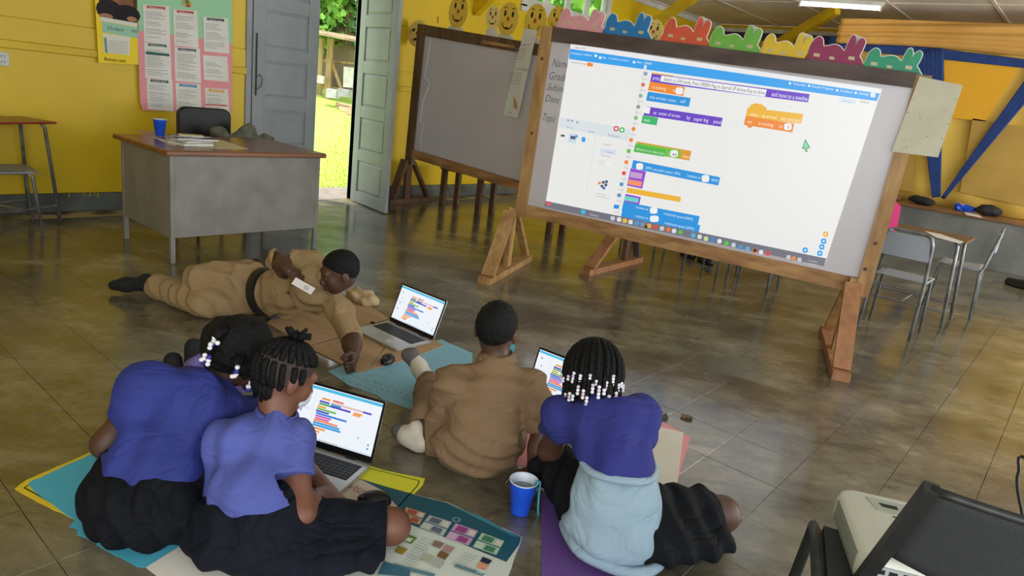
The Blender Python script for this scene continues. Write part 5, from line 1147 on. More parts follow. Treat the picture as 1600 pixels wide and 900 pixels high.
MB().prism([PPt(.02, PD - .002, .022), PPt(PW - .02, PD - .002, .022), PPt(PW - .02, PD - .002, .078), PPt(.02, PD - .002, .078)], -dd * .004).obj('rear_panel', pg_, pr_)
for u, z, w, h in ((.035, .062, .012, .010), (.055, .062, .016, .010), (.082, .060, .018, .014), (.11, .060, .012, .012), (.04, .034, .035, .018), (.17, .056, .02, .010), (.20, .056, .02, .010), (.24, .05, .022, .014)):
    MB().prism([PPt(u, PD + .0035, z), PPt(u + w, PD + .0035, z), PPt(u + w, PD + .0035, z + h), PPt(u, PD + .0035, z + h)], dd * .004).obj('socket', blackpl, pr_)
for u, v in ((.04, .04), (PW - .04, .04), (.04, PD - .05), (PW - .04, PD - .05)): MB().tube([PPt(u, v, 0), PPt(u, v, .016)], .012, 10).obj('foot', blackpl, pr_)
MB().tube([PPt(.10, -.0055, .045), PPt(.10, -.0045, .045)], .022, 16).obj('lens_glow', mat('lens_glow', (255, 252, 244), .2, emit=6), pr_)
# chair
dkm = mat('dark_grey_metal', (58, 60, 58), .4, .4, col2=(44, 46, 44), scale=20); fabric = mat('charcoal_fabric', (52, 54, 54), .9, bump=.3, bscale=300)
cw = np.array([.945, .327, 0]); cf = np.array([-.327, .945, 0])           # chair right and forward
A0 = np.array([-.325, 1.715, 0])                                          # front left seat corner
dc = thing('armless_chair', 'dark grey metal chair carrying the projector, at the lower right', 'chair', A0 + cw * .21 - cf * .2)
for s, nm in ((0, 'l'), (.44, 'r')):
    o_ = A0 + cw * s
    MB().tube([o_ + UPV * .0 + cf * .02 - cw * (.03 if s == 0 else -.03), o_ + UPV * .40, o_ + UPV * .44 - cf * .012, o_ + UPV * .447 - cf * .05, o_ + UPV * .447 - cf * .33], .0135, 10).obj('front_leg', dkm, dc, smooth=True)
    MB().beam(o_ - cf * .02 + UPV * .425 + cw * (.018 if s == 0 else -.018), o_ - cf * .36 + UPV * .425 + cw * (.018 if s == 0 else -.018), .022, .03).obj('seat_rail', dkm, dc)
    MB().beam(o_ - cf * .22 + UPV * .0, o_ - cf * .26 + UPV * .42, .024, .024, up=cf).obj('rear_leg', dkm, dc)
    MB().beam(o_ - cf * .245 + UPV * .42 + cw * (.065 if s == 0 else -.0), o_ - cf * .42 + UPV * .80 + cw * (.105 if s == 0 else .03), .026, .024, up=cf).obj('back_post', dkm, dc)
MB().prism([A0 + UPV * .436 + cw * .02 - cf * .02, A0 + UPV * .436 + cw * .42 - cf * .02, A0 + UPV * .436 + cw * .42 - cf * .36, A0 + UPV * .436 + cw * .02 - cf * .36], UPV * .016).obj('seat', fabric, dc)
def bkp(u, v):
    h = .60 + .195 * v; t = (h - .42) / .38; sag = math.sin(math.pi * u)
    return A0 + cw * (.085 + .022 * t + .37 * u) - cf * (.245 + .175 * t + .025 * sag) + UPV * (h - (.02 * sag * (1 - v)))
MB().grid(bkp, 12, 8).obj('backrest', fabric, dc, smooth=True, solid=.010)
MB().tube([bkp(u / 10, 1.0) for u in range(11)], .009, 8).obj('top_hem', dkm, dc, smooth=True)
cb_ = [PPt(.25, PD + .004, .055), PPt(.26, PD + .05, .05), Q(1612, 868, 1.34), Q(1600, 815, 1.38), Q(1590, 762, 1.42), Q(1592, 737, 1.44), Q(1606, 718, 1.46), np.array([.22, 1.62, .70]), np.array([.34, 1.72, .45]), np.array([.42, 1.82, .12]), np.array([.5, 1.95, .006]), np.array([.8, 2.3, .006])]
t_ = thing('power_cable', 'thin black cable looping at the right edge above the dark chair', 'cable', cb_[-1]); MB().tube([np.array(p_) for p_ in smooth_path(cb_)], .0035, 8).obj('cord', blackpl, t_, smooth=True)
student_chair((.62, 2.05, 0), .35, 'grey tube chair at the right edge beyond the dark chair')
# crumpled bag behind the lying boy
bgp = G(571, 474); o = skin([([ell(bgp + SIDE * d + HH * e_ + UPV * h, (.05, .045, .04)) for d, e_, h in ((-.05, 0, .04), (.0, .03, .045), (.045, -.01, .025), (-.08, .03, .045), (.02, -.03, .03))], .006, .02, [((0, 0, .003), (0, 0, -1))], folds(.011, [((1, .3, .5), 110, 1.5, 0), ((.2, 1, .4), 90, 1.2, 1)]))], 'paper_bag', mat('tan_paper_bag', (196, 172, 130), .8), None)
origin_to(o, bgp); top(o, 'crumpled tan bag on the floor behind the lying boy', 'bag')

# ================================================================== PEOPLE
skin_d = mat('dark_brown_skin', (84, 56, 42), .5, col2=(74, 48, 36), scale=12); skin_b = mat('brown_skin', (118, 76, 56), .5, col2=(106, 66, 48), scale=12)
hair_m = mat('black_hair', (7, 7, 8), .7, spec=.25, bump=.8, bscale=120, col2=(14, 13, 13), scale=60)
khaki = mat('khaki_cloth', (126, 101, 72), .85, col2=(118, 93, 66), scale=4, bump=.4, bscale=10, crease=.33); khaki2 = mat('light_khaki_cloth', (156, 131, 93), .85, col2=(146, 121, 84), scale=4, bump=.4, bscale=10, crease=.33)
blouse_a = mat('royal_blue_cloth', (36, 48, 124), .8, col2=(31, 42, 112), scale=4, bump=.4, bscale=10, crease=.33); blouse_b = mat('periwinkle_cloth', (78, 88, 160), .8, col2=(70, 79, 148), scale=4, bump=.4, bscale=10, crease=.33); blouse_c = mat('deep_blue_jersey', (38, 42, 118), .85, col2=(33, 37, 106), scale=4, bump=.4, bscale=10, crease=.33)
skirt_m = mat('black_navy_cloth', (11, 13, 17), .85, spec=.2, col2=(16, 18, 24), scale=5, bump=.4, bscale=10, crease=.60); skirt_n = mat('navy_cloth', (14, 17, 27), .85, spec=.2, col2=(19, 22, 34), scale=5, bump=.4, bscale=10, crease=.60)
sweat_m = mat('pale_blue_fleece', (146, 168, 182), .9, col2=(136, 158, 174), scale=6, bump=.4, bscale=10, crease=.33); sock_k = mat('black_sock', (22, 23, 26), .85); sock_w = mat('white_sock', (206, 198, 182), .9, col2=(186, 176, 158), scale=14); sock_g = mat('grey_sock_toe', (96, 92, 92), .9)
mask_t = mat('teal_mask', (40, 130, 140), .7); mask_w = mat('white_mask', (214, 220, 226), .7)
white_bead = mat('white_bead', (236, 234, 240), .25); blue_bead = mat('blue_bead', (44, 44, 140), .25); lilac_bead = mat('lilac_bead', (214, 196, 214), .25); collar_m = mat('lilac_collar', (120, 108, 178), .8)
belt_m = mat('black_belt', (28, 27, 28), .5)
eye_w = mat('eye', (150, 136, 126), .5, spec=.2); eye_d = mat('iris', (20, 14, 12), .2)
BR = rot_to(HH, UPV)
bead_me = {}
def bead(parent, p, m_, r=.0075):
    k = (m_.name, r)
    if k not in bead_me:
        b_ = MB().ball((0, 0, 0), (r, r, r * .9), 8, 5); me = bpy.data.meshes.new('bead'); me.from_pydata(b_.v, [], b_.f); me.polygons.foreach_set('use_smooth', [True] * len(b_.f)); me.materials.append(m_); bead_me[k] = me
    o = bpy.data.objects.new('bead', bead_me[k]); COL.objects.link(o); o.parent = parent; o.location = wloc(parent).inverted() @ Vector([float(c) for c in p])
class Head:
    def __init__(s, c, fwd, up, k=1.0): s.c = np.array(c, float); s.R = rot_to(fwd, up); s.k = k
    def P(s, r, f, u): return s.c + s.R @ (np.array([r, f, u]) * s.k)
    def E(s, p, r, kk=None): return ell(s.P(*p), np.array(r) * s.k, s.R, kk)
    def prims(s, neck):
        k = s.k; L = [s.E((0, -.008, .018), (.074, .092, .088)), s.E((0, .035, -.035), (.058, .056, .070)), s.E((0, .045, -.080), (.036, .038, .030))]
        for x in (-1, 1): L += [s.E((x * .034, .058, -.032), (.026, .024, .030)), s.E((x * .077, -.006, -.014), (.009, .019, .030), .008), s.E((x * .011, .096, -.037), (.010, .010, .008), .008)]
        L += [cone(s.P(0, .086, .0), s.P(0, .102, -.034), .009 * k, .012 * k, .012), s.E((0, .091, -.060), (.025, .012, .008), .008), s.E((0, .088, -.073), (.022, .012, .008), .008), cone(s.P(-.038, .078, .020), s.P(.038, .078, .020), .011 * k, .011 * k, .02), cone(s.P(0, -.02, -.05), neck, .048 * k, .052 * k, .03)]
        return L
    def eyes(s, body):
        for x in (-1, 1):
            for nm, f, r, m_ in (('eye', .0765, .0105, eye_w), ('iris', .0835, .0055, eye_d)):
                MB().ball(s.P(x * .031, f, .0), r * s.k, 10, 6).obj(nm, m_, body, smooth=True)
def cap(h, amp=.0, grow=1.05, front=(0, .070, .050), nape=(0, -.085, -.055)):
    """short hair over the skull down to a line from forehead to nape"""
    a, b_ = h.P(*front), h.P(*nape); d = b_ - a; rgt = h.R[:, 0]; nn = np.cross(rgt, d); nn /= np.linalg.norm(nn)
    if nn @ h.R[:, 2] > 0: nn = -nn
    return ([h.E((0, -.010, .020), np.array((.076, .095, .091)) * grow)], .005, .02, [(a, nn)], folds(amp, [((1, .2, .3), 260, 2, 0), ((.2, 1, .3), 240, 2, 1), ((.3, .2, 1), 250, 2, 2)]) if amp else None)
def hand(wr, d, pn, side, curl, s=1.0):
    """palm, four fingers and a thumb from the wrist; d along the hand, pn where the palm looks, side = +1/-1 thumb side"""
    wr = np.array(wr, float); d = np.array(d, float); d /= np.linalg.norm(d); pn = np.array(pn, float); pn = pn - d * (pn @ d); pn /= np.linalg.norm(pn); sv = np.cross(d, pn) * side
    Rm = np.stack([sv, d, pn], 1); L = [ell(wr + d * .040 * s, np.array((.034, .044, .015)) * s, Rm, .012), cone(wr - d * .02, wr + d * .02 * s, .022 * s, .022 * s, .015)]
    for i, (off, ln) in enumerate(((.024, .066), (.008, .073), (-.008, .068), (-.023, .054))):
        p = wr + d * .074 * s + sv * off * s; a = 0.0; L.append(cone(wr + d * .045 * s + sv * off * .8 * s, p, .010 * s, .0092 * s, .006))
        for k, fr in enumerate((.42, .32, .26)):
            a += curl * (1.0, 1.35, .9)[k] + .05; q = p + (d * math.cos(a) + pn * math.sin(a)) * ln * fr * s + sv * (.004 * (1.5 - i)) * s
            L.append(cone(p, q, (.0092 - .0008 * k) * s, (.0086 - .0010 * k) * s, .004)); p = q
    p = wr + d * .018 * s + sv * .028 * s; v = d * .62 + sv * .72 + pn * .25
    for k in range(3):
        v = v / np.linalg.norm(v); q = p + v * (.030, .027, .022)[k] * s; L.append(cone(p, q, (.0120, .0098, .0088)[k] * s, (.0100, .0090, .0075)[k] * s, .006 if k else .014)); p = q; v = v + d * .25 * (1 - curl) - sv * curl * .55 + pn * curl * .35
    return (L, .0036, .006)
def arm(sh, el, wr, r=(.044, .037, .026)): return [cone(sh, el, r[0], r[1]), cone(el, el + (wr - el) * .4, r[1], r[1] * .98), cone(el + (wr - el) * .4, wr, r[1] * .98, r[2])]
FLOOR = [((0, 0, .0042), (0, 0, -1))]
def person(lab, base): return thing('person', lab, 'person', (base[0], base[1], 0))
def foot_prims(heel, toe, r=.036, up=UPV):
    d = toe - heel; L = np.linalg.norm(d); d = d / L; return [cone(heel + d * .02, heel + d * L * .6, r * .95, r * .95), cone(heel + d * L * .6, toe - d * .02, r * .95, r * .72), cone(heel + d * .03, heel + d * .03 + up * .05, r * .9, r * .85)]
def clip_at(a, b_, t, rad):
    p = a + (b_ - a) * t; return (p, b_ - a, rad)
def collar(name, h_c, axis, rad, w, m_, parent, tilt=None):
    R_ = rot_to(HH if abs(axis @ HH) < .9 else SIDE, axis); n = 26; b_ = MB()
    prof = [(1.0, .012), (1.06, .020), (1.22, .008), (1.45, -w), (1.42, -w - .006), (1.15, -.004)]
    for r_, z in prof:
        for j in range(n): a = 6.2832 * j / n; b_.v.append(tuple(h_c + R_ @ np.array([rad * r_ * math.cos(a) * 1.05, rad * r_ * math.sin(a), z])))
    k = len(prof); b_.f += [(i * n + j, i * n + (j + 1) % n, ((i + 1) % k) * n + (j + 1) % n, ((i + 1) % k) * n + j) for i in range(k) for j in range(n)]
    return b_.obj(name, m_, parent, smooth=True)

# ---------------------------------------------------------------- boy seated with his back to the camera
S = person('boy in brown khaki uniform sitting with his back to the camera', Q(745, 712, 2.35))
pel = Q(745, 696, 2.35); ab = Q(756, 660, 2.37); chs = Q(770, 612, 2.41); nb = Q(776, 556, 2.43); shl = Q(707, 598, 2.40); shr = Q(829, 604, 2.39)
ell_l = Q(690, 650, 2.44); wr_l = Q(705, 660, 2.70); el_r = Q(850, 676, 2.35); wr_r = G(832, 735, .05)
hd = Head(Q(776, 515, 2.46), HH * .92 + SIDE * .22 - UPV * .12, UPV * 1 + HH * .08, .98)
hipl, hipr = pel - SIDE * .08 + HH * .03, pel + SIDE * .08 + HH * .03
k1 = G(672, 655, .11); a1 = G(668, 598, .055); k2 = G(792, 684, .09); a2 = G(664, 690, .055)
S_body = skin([([ell(pel, (.13, .10, .085), BR), ell(ab, (.12, .09, .11), BR), ell(chs, (.12, .08, .11), BR), cone(shl, shr, .04, .04), cone(nb, chs, .05, .06)] + arm(shl, ell_l, wr_l) + arm(shr, el_r, wr_r) + [cone(hipl, k1, .07, .05), cone(k1, a1, .05, .035), cone(hipr, k2, .07, .05), cone(k2, a2, .05, .035)], .008, .04),
               (hd.prims(nb), .0045, .022), hand(wr_r, G(822, 752, .03) - wr_r, -UPV + HH * .2, -1, .35), hand(wr_l, HH + SIDE * .3 - UPV * .3, -UPV, 1, .5)], 'body', skin_d, S)
hd.eyes(S_body); skin([cap(hd, .0012, 1.05)], 'hair', hair_m, S, 1)
shirt_f = folds(.0065, [((.2, .1, 1), 42, 1.6, .4), ((.5, -.3, .8), 60, 1.4, 2.0), ((-.4, .3, .9), 75, 1.8, 1.0), ((.1, .2, 1), 118, 2.2, .7)])
skin([([ell(pel + UPV * .01, (.168, .140, .112), BR), ell(ab, (.138, .122, .14), BR), ell((ab + chs) / 2, (.134, .110, .12), BR), ell(chs, (.140, .100, .12), BR), cone(shl, shr, .056, .056), cone(nb - UPV * .01, chs + UPV * .05, .054, .085), cone(shl, ell_l, .066, .066, .022), cone(shr, el_r, .066, .062, .022)], .0075, .045, FLOOR + [clip_at(shl, ell_l, 1.02, .11), clip_at(shr, el_r, .92, .11), (pel + HH * .13, HH - UPV * .4, .2)], shirt_f)], 'shirt', khaki, S)
collar('collar', nb - UPV * .004 + HH * .004, (hd.c - nb) / np.linalg.norm(hd.c - nb) + np.array([0, 0, .3]), .052, .012, khaki, S)
skin([([ell(pel + HH * .05 - UPV * .01, (.15, .12, .088), BR), cone(hipl, k1, .092, .076), cone(k1, a1, .074, .056), cone(hipr, k2, .092, .074), cone(k2, a2, .072, .056)], .0075, .035, FLOOR + [clip_at(k1, a1, 1.0, .09), clip_at(k2, a2, 1.0, .09)], folds(.004, [((.8, .4, .3), 60, 1.5, .3), ((-.3, .8, .5), 75, 1.4, 1.2)]))], 'trousers', khaki, S)
h1 = G(669, 601, .036); t1 = Q(646, 556, h1 @ HH + .02); skin([(foot_prims(h1, t1, .038, a1 - h1) + [cone(a1, h1 + UPV * .02, .036, .036)], .005, .03, FLOOR)], 'sock', sock_w, S)
s1 = HH * .004 - SIDE * .026 + UPV * .0; skin([([cone(h1 + s1 + UPV * .02, t1 + s1, .020, .026), cone(t1 + s1, t1 + s1 * .2 + UPV * .008, .028, .030)], .005, .02, FLOOR)], 'sock_sole', sock_g, S)
h2 = G(660, 691, .040); t2 = G(622, 673, .048); skin([(foot_prims(h2, t2, .038) + [cone(a2, h2, .036, .036)], .005, .03, FLOOR)], 'sock', sock_w, S)
skin([([cone(t2 + (h2 - t2) * .22, t2 + (h2 - t2) * .05, .036, .032)], .005, .02, FLOOR)], 'sock_toe', sock_g, S)
skin([([hd.E((.036, .062, -.075), (.030, .050, .032)), hd.E((0, .092, -.075), (.042, .024, .034))], .005, .02)], 'face_mask', mask_t, S)

# ---------------------------------------------------------------- boy lying on his side
Lb = person('boy in khaki uniform and black socks lying on his side on the floor', Q(420, 460, 3.70))
pl = Q(388, 452, 3.76); bc_ = Q(420, 458, 3.69); ab = Q(445, 456, 3.62); ch_ = Q(490, 450, 3.52); nb = Q(516, 440, 3.47); shr = Q(488, 412, 3.60); shl = Q(531, 488, 3.40)
el_r = Q(434, 406, 3.58); wr_r = Q(452, 424, 3.43); el_l = Q(549, 530, 3.25); wr_l = G(552, 556, .065)
TR = rot_to(nb - pl, UPV)      # right, along the spine, up
hd = Head(Q(531, 424, 3.42), -SIDE * .80 - UPV * .28 - HH * .46, UPV * .95 + SIDE * .12, 1.0)
hu, hl = pl + UPV * .07, pl - UPV * .075 - HH * .02
ku = Q(312, 436, 3.66); au = Q(372, 425, 3.98); kl = G(318, 474, .075); al = G(240, 445, .075); 
L_body = skin([([ell(pl, (.085, .11, .12), TR), ell(ab, (.08, .13, .11), TR), ell(ch_, (.09, .12, .11), TR), cone(shr, shl, .045, .045), cone(nb, ch_, .05, .06)] + arm(shr, el_r, wr_r, (.043, .038, .027)) + arm(shl, el_l, wr_l, (.045, .040, .030)) + [cone(hu, ku, .07, .055), cone(ku, au, .05, .035), cone(hl, kl, .07, .05), cone(kl, al, .048, .034)], .008, .04),
               (hd.prims(nb), .0045, .022), hand(wr_r, SIDE * .75 - UPV * .35 - HH * .2, HH * .3 + UPV * -.8 + SIDE * -.2, 1, 1.25, 1.0), hand(wr_l, G(551, 580, .03) - wr_l, -SIDE * .9 + HH * .2, -1, 1.15, 1.05)], 'body', skin_d, Lb)
hd.eyes(L_body); skin([cap(hd, .0010, 1.04, (0, .066, .056), (0, -.080, -.060))], 'hair', hair_m, Lb, 1)
sf = folds(.0078, [((.9, .2, .3), 55, 1.6, .4), ((.3, .8, .4), 62, 1.5, 2.0), ((.5, -.5, .7), 85, 1.4, 1.1)])
bel = ab - pl; bel /= np.linalg.norm(bel)
skin([([ell(bc_, (.122, .10, .132), TR), ell(ab, (.118, .15, .137), TR), ell(ch_, (.115, .13, .135), TR), cone(shr, shl, .062, .064), cone(nb, ch_, .052, .08), cone(shr, el_r, .066, .062), cone(shl, el_l, .066, .060)], .0075, .04, FLOOR + [(bc_ - bel * .01, -bel, .3), clip_at(shr, el_r, .62, .10), clip_at(shl, el_l, 1.0, .11)], sf)], 'shirt', khaki2, Lb)
collar('collar', nb + (nb - ch_) * .05, (hd.c - nb) / np.linalg.norm(hd.c - nb) * .4 + (nb - ch_) / np.linalg.norm(nb - ch_), .056, .022, khaki2, Lb)
skin([([ell(pl, (.125, .14, .150), TR), ell(bc_, (.122, .12, .132), TR), cone(hu, ku, .098, .080), cone(ku, au, .072, .058), cone(hl, kl, .095, .076), cone(kl, al, .074, .068)], .0075, .03, FLOOR + [(bc_ + bel * .01, bel, .25), clip_at(kl, al, 1.0, .10), clip_at(ku, au, 1.0, .09)], folds(.0075, [((.7, .5, .2), 50, 1.6, .3), ((-.3, .8, .6), 66, 1.4, 1.2), ((.8, -.2, .5), 90, 1.2, .1)]))], 'trousers', khaki2, Lb)
bt = MB(); n = 40
for dz, rr in ((-.026, .94), (-.026, 1.085), (.026, 1.085), (.026, .94)):
    for j in range(n): a = 6.2832 * j / n; bt.v.append(tuple(bc_ + bel * dz + TR[:, 0] * .124 * rr * math.cos(a) + TR[:, 2] * .134 * rr * math.sin(a)))
bt.f += [(i * n + j, i * n + (j + 1) % n, ((i + 1) % 4) * n + (j + 1) % n, ((i + 1) % 4) * n + j) for i in range(4) for j in range(n)]
bt.obj('belt', belt_m, Lb, smooth=False)
hl_ = al + (al - kl) / np.linalg.norm(al - kl) * .035; tl_ = G(172, 446, .045)
skin([(foot_prims(hl_, tl_, .040, (kl - al) * .3 / np.linalg.norm(kl - al) + UPV * .6) + [cone(al + (al - kl) * .05, hl_, .034, .038)], .005, .03, FLOOR)], 'sock', sock_k, Lb)
skin([([cone(au, au + (au - ku) * .3, .036, .036), cone(au + (au - ku) * .3, au + (au - ku) * .35 + UPV * .02 + HH * .09, .036, .03)], .006, .03, FLOOR)], 'sock', sock_k, Lb)
for k in range(4): p_ = ch_ + (ab - ch_) * (k * .36 - .1); f_ = -HH * .75 + UPV * .25; q_ = p_ - np.cross(bel, UPV) * 0 - HH * .118 + UPV * .02; MB().ball(q_, .008, 8, 5).obj('button', mat('brown_button', (70, 52, 38), .4), Lb, smooth=True)
# card held at the mouth, stub held in the other hand
cc = Q(474, 447, 3.34); cu = Q(490, 456, 3.34) - Q(458, 438, 3.36); cu /= np.linalg.norm(cu); cn = -HH * .8 + UPV * .6; cn = cn - cu * (cn @ cu); cn /= np.linalg.norm(cn); cv = np.cross(cn, cu)
o = MB().prism([cc + cu * a * .058 + cv * b_ * .020 for a, b_ in ((-1, -1), (1, -1), (1, 1), (-1, 1))], cn * .0012).obj('paper_card', wht_m); origin_to(o, cc); top(o, 'small white card held by the lying boy near his mouth', 'card')
pc_ = Print(); pc_.line([(.012 * math.cos(a) + .018, .009 * math.sin(a)) for a in [.6 * i for i in range(11)]], .0018, (50, 50, 60)); pc_.line([(.008 + .006 * i, .004 * math.sin(i * 2.2)) for i in range(5)], .0016, (50, 50, 60)); pc_.build('drawing', printmat('marker_ink'), o, cc + cn * .0012, cu, cv, cn)
o = MB().tube([wr_l - SIDE * .03 + UPV * .01, wr_l - SIDE * .055 - UPV * .025 - HH * .01], .006, 8).obj('chalk', wht_m, None, smooth=True); origin_to(o, wr_l - SIDE * .05); top(o, 'short white chalk stub in the fist the lying boy rests on', 'chalk')

# ---------------------------------------------------------------- girl in the royal blue blouse (far left)
A = person('girl in dark royal blue blouse and black skirt leaning toward the laptop', Q(240, 780, 1.85))
pel = G(238, 772, .105); ab = Q(252, 712, 1.86); chs = Q(296, 640, 1.95); nb = Q(338, 590, 2.05); shl = Q(228, 605, 1.90); shr = Q(380, 652, 2.02)
el_l = Q(166, 694, 1.86); wr_l = Q(200, 690, 2.12); el_r = Q(395, 720, 2.2); wr_r = Q(430, 700, 2.3)
AR = rot_to(HH * .75 + SIDE * .4, UPV)
hd = Head(Q(378, 552, 2.10), HH * .72 + SIDE * .50 - UPV * .45, UPV * .9 + HH * .35, 1.0)
hipl, hipr = pel - SIDE * .08 + HH * .05, pel + SIDE * .08 + HH * .05; kl_ = Q(250, 660, 2.30); kl_[2] = .16; kr_ = Q(330, 660, 2.30); kr_[2] = .14; fl_ = G(304, 590, .05); fr_ = G(272, 590, .05)
A_body = skin([([ell(pel, (.12, .10, .085), BR), ell(ab, (.11, .09, .12), BR), ell(chs, (.12, .08, .11), AR), cone(shl, shr, .04, .04), cone(nb, chs, .045, .06)] + arm(shl, el_l, wr_l) + arm(shr, el_r, wr_r) + [cone(hipl, kl_, .07, .05), cone(kl_, fr_, .05, .035), cone(hipr, kr_, .07, .05), cone(kr_, fl_, .05, .035)], .008, .04), (hd.prims(nb), .0045, .022),
               hand(wr_l, HH + SIDE * .5 - UPV * .2, -UPV, 1, .5), hand(wr_r, HH + SIDE * .3 - UPV * .3, -UPV, -1, .5)], 'body', skin_d, A)
hd.eyes(A_body)
skin([([ell(pel + UPV * .075 + HH * .02, (.15, .13, .10), BR), ell(ab, (.150, .130, .15), BR), ell(chs, (.158, .112, .135), AR), cone(shl, shr, .062, .062), cone(nb, chs, .05, .09), cone(shl, shl + (el_l - shl) * .62, .064, .058), cone(shr, shr + (el_r - shr) * .6, .062, .058)], .0075, .05, FLOOR + [clip_at(shl, el_l, .56, .11), clip_at(shr, el_r, .6, .11), (pel + UPV * .05 - SIDE * .03, -UPV + SIDE * .10, .5)], folds(.0075, [((.5, .4, .7), 34, 1.6, .4), ((.8, -.3, .5), 52, 1.5, 2.0), ((.2, .9, -.3), 64, 1.3, 1.0)]))], 'blouse', blouse_a, A)
cpt = nb + (nb - chs) * .16
collar('collar', cpt, (nb - chs) / np.linalg.norm(nb - chs) * .6 + (hd.c - nb) / np.linalg.norm(hd.c - nb) * .6, .070, .040, collar_m, A)
skin([([ell(pel + UPV * .01, (.190, .170, .125), BR, .06), ell(pel - UPV * .03 + HH * .02, (.200, .180, .085), BR, .06), cone(hipl, kl_, .11, .085), cone(hipr, kr_, .11, .085)], .008, .05, FLOOR, folds(.0090, [((1, .2, .15), 78, 1.2, .3), ((.3, 1, -.2), 66, 1.4, 1.4), ((.6, .6, .5), 90, 1.5, 0)]))], 'skirt', skirt_m, A)
for ft, tp in ((fl_, (303, 534)), (fr_, (270, 556))): skin([([cone(ft, Q(tp[0], tp[1] + 8, ft @ HH + .02), .042, .038), cone(ft + HH * .0, ft - HH * .08 + UPV * .03, .04, .036)], .006, .03, FLOOR)], 'sock', sock_k, A)
ha = skin([([hd.E((0, -.015, .022), (.094, .110, .102)), hd.E((-.05, -.05, .03), (.06, .07, .07)), hd.E((.05, -.02, .05), (.06, .07, .06)), hd.E((-.02, .02, .075), (.06, .06, .05)), hd.E((0, -.075, -.015), (.07, .045, .055)), hd.E((-.085, .0, -.02), (.028, .04, .055)), hd.E((.08, -.015, -.03), (.028, .04, .055))], .0065, .03, [(hd.P(0, .075, .03), hd.R @ np.array([0, .75, -.65]), .5)], folds(.0035, [((1, .2, .3), 120, 2, 0), ((.2, 1, .3), 105, 2.4, 1), ((.3, .2, 1), 150, 2, 2)]))], 'hair', hair_m, A, 1)
for px, py, hd_, seq in ((335, 528, 2.02, 'wwb'), (329, 538, 2.00, 'ww'), (320, 555, 1.98, 'wwb'), (327, 558, 1.97, 'bww'), (315, 562, 1.98, 'w'), (371, 574, 1.97, 'wbw'), (368, 582, 1.97, 'bw'), (363, 588, 1.97, 'w'), (398, 590, 2.02, 'bbw'), (392, 598, 2.02, 'wwb'), (388, 604, 2.02, 'wb'), (340, 536, 2.0, 'w')):
    for k, ch in enumerate(seq): bead(ha, Q(px - k * 1.2, py + k * 5.5, hd_ - .03), white_bead if ch == 'w' else blue_bead, .0082)
for a_, b2 in (((350, 515, 2.02), (335, 527, 1.99)), ((335, 535, 2.02), (322, 553, 1.96)), ((375, 560, 1.98), (371, 573, 1.95)), ((405, 570, 2.03), (396, 590, 2.0))): MB().tube([Q(*a_), (Q(*a_) + Q(*b2)) / 2 - HH * .01, Q(*b2)], [.016, .014, .009], 8).obj('plait', hair_m, ha, smooth=True)

# ---------------------------------------------------------------- girl with cornrows in the lighter blouse
B = person('girl with cornrows in light periwinkle blouse using the laptop', Q(415, 850, 1.78))
pel = Q(403, 806, 1.75); ab = Q(396, 762, 1.82); chs = Q(408, 712, 1.88); nb = Q(432, 650, 1.93); shl = Q(358, 688, 1.83); shr = Q(460, 688, 1.90)
el_r = Q(470, 804, 1.74); wr_r = Q(496, 776, 1.90); el_l = Q(350, 760, 2.0); wr_l = Q(420, 755, 2.15)
hd = Head(Q(446, 586, 1.98), HH * .62 + SIDE * .70 - UPV * .38, UPV * .95 + HH * .2 + SIDE * .15, .98)
hipl, hipr = pel - SIDE * .07 + HH * .04 - UPV * .02, pel + SIDE * .08 + HH * .02 - UPV * .035; kr_ = G(613, 822, .062); ar_ = pel + SIDE * .06 + HH * .14; ar_[2] = .05; kl_ = Q(430, 800, 2.2); kl_[2] = .09; al_ = G(560, 830, .05)
B_body = skin([([ell(pel, (.11, .10, .08), BR), ell(ab, (.10, .08, .11), BR), ell(chs, (.11, .075, .10), BR), cone(shl, shr, .038, .038), cone(nb, chs, .042, .055)] + arm(shl, el_l, wr_l, (.04, .034, .025)) + arm(shr, el_r, wr_r, (.042, .036, .026)) + [cone(hipr, kr_, .062, .050), cone(kr_, ar_, .046, .035), cone(hipl, kl_, .060, .05), cone(kl_, al_, .048, .034)], .0075, .04), (hd.prims(nb), .0045, .022),
               hand(wr_r, G(522, 757, .05) - wr_r, -UPV, -1, .30, 1.0), hand(wr_l, HH + SIDE * .4 - UPV * .2, -UPV, 1, .4)], 'body', skin_b, B)
hd.eyes(B_body)
skin([([ell(pel + UPV * .045 - SIDE * .015 + HH * .01, (.140, .118, .13), BR), ell(ab, (.132, .104, .14), BR), ell((ab + chs) / 2, (.126, .098, .13), BR), ell(chs, (.128, .094, .12), BR), cone(shl, shr, .056, .056), cone(nb, chs, .046, .078), cone(shl, shl + (el_l - shl) * .6, .056, .054), cone(shr, shr + (el_r - shr) * .62, .058, .058)], .0072, .042, FLOOR + [clip_at(shl, el_l, .6, .1), clip_at(shr, el_r, .53, .1), ((0, 0, .118), -UPV)], folds(.0070, [((.4, .3, .9), 44, 1.6, .4), ((.8, -.3, .5), 58, 1.5, 2.0), ((.9, .5, .1), 70, 1.3, 1.0)]))], 'blouse', blouse_b, B)
collar('collar', nb + (nb - chs) * .02, (nb - chs) / np.linalg.norm(nb - chs) * .7 + (hd.c - nb) / np.linalg.norm(hd.c - nb) * .5, .052, .034, blouse_b, B)
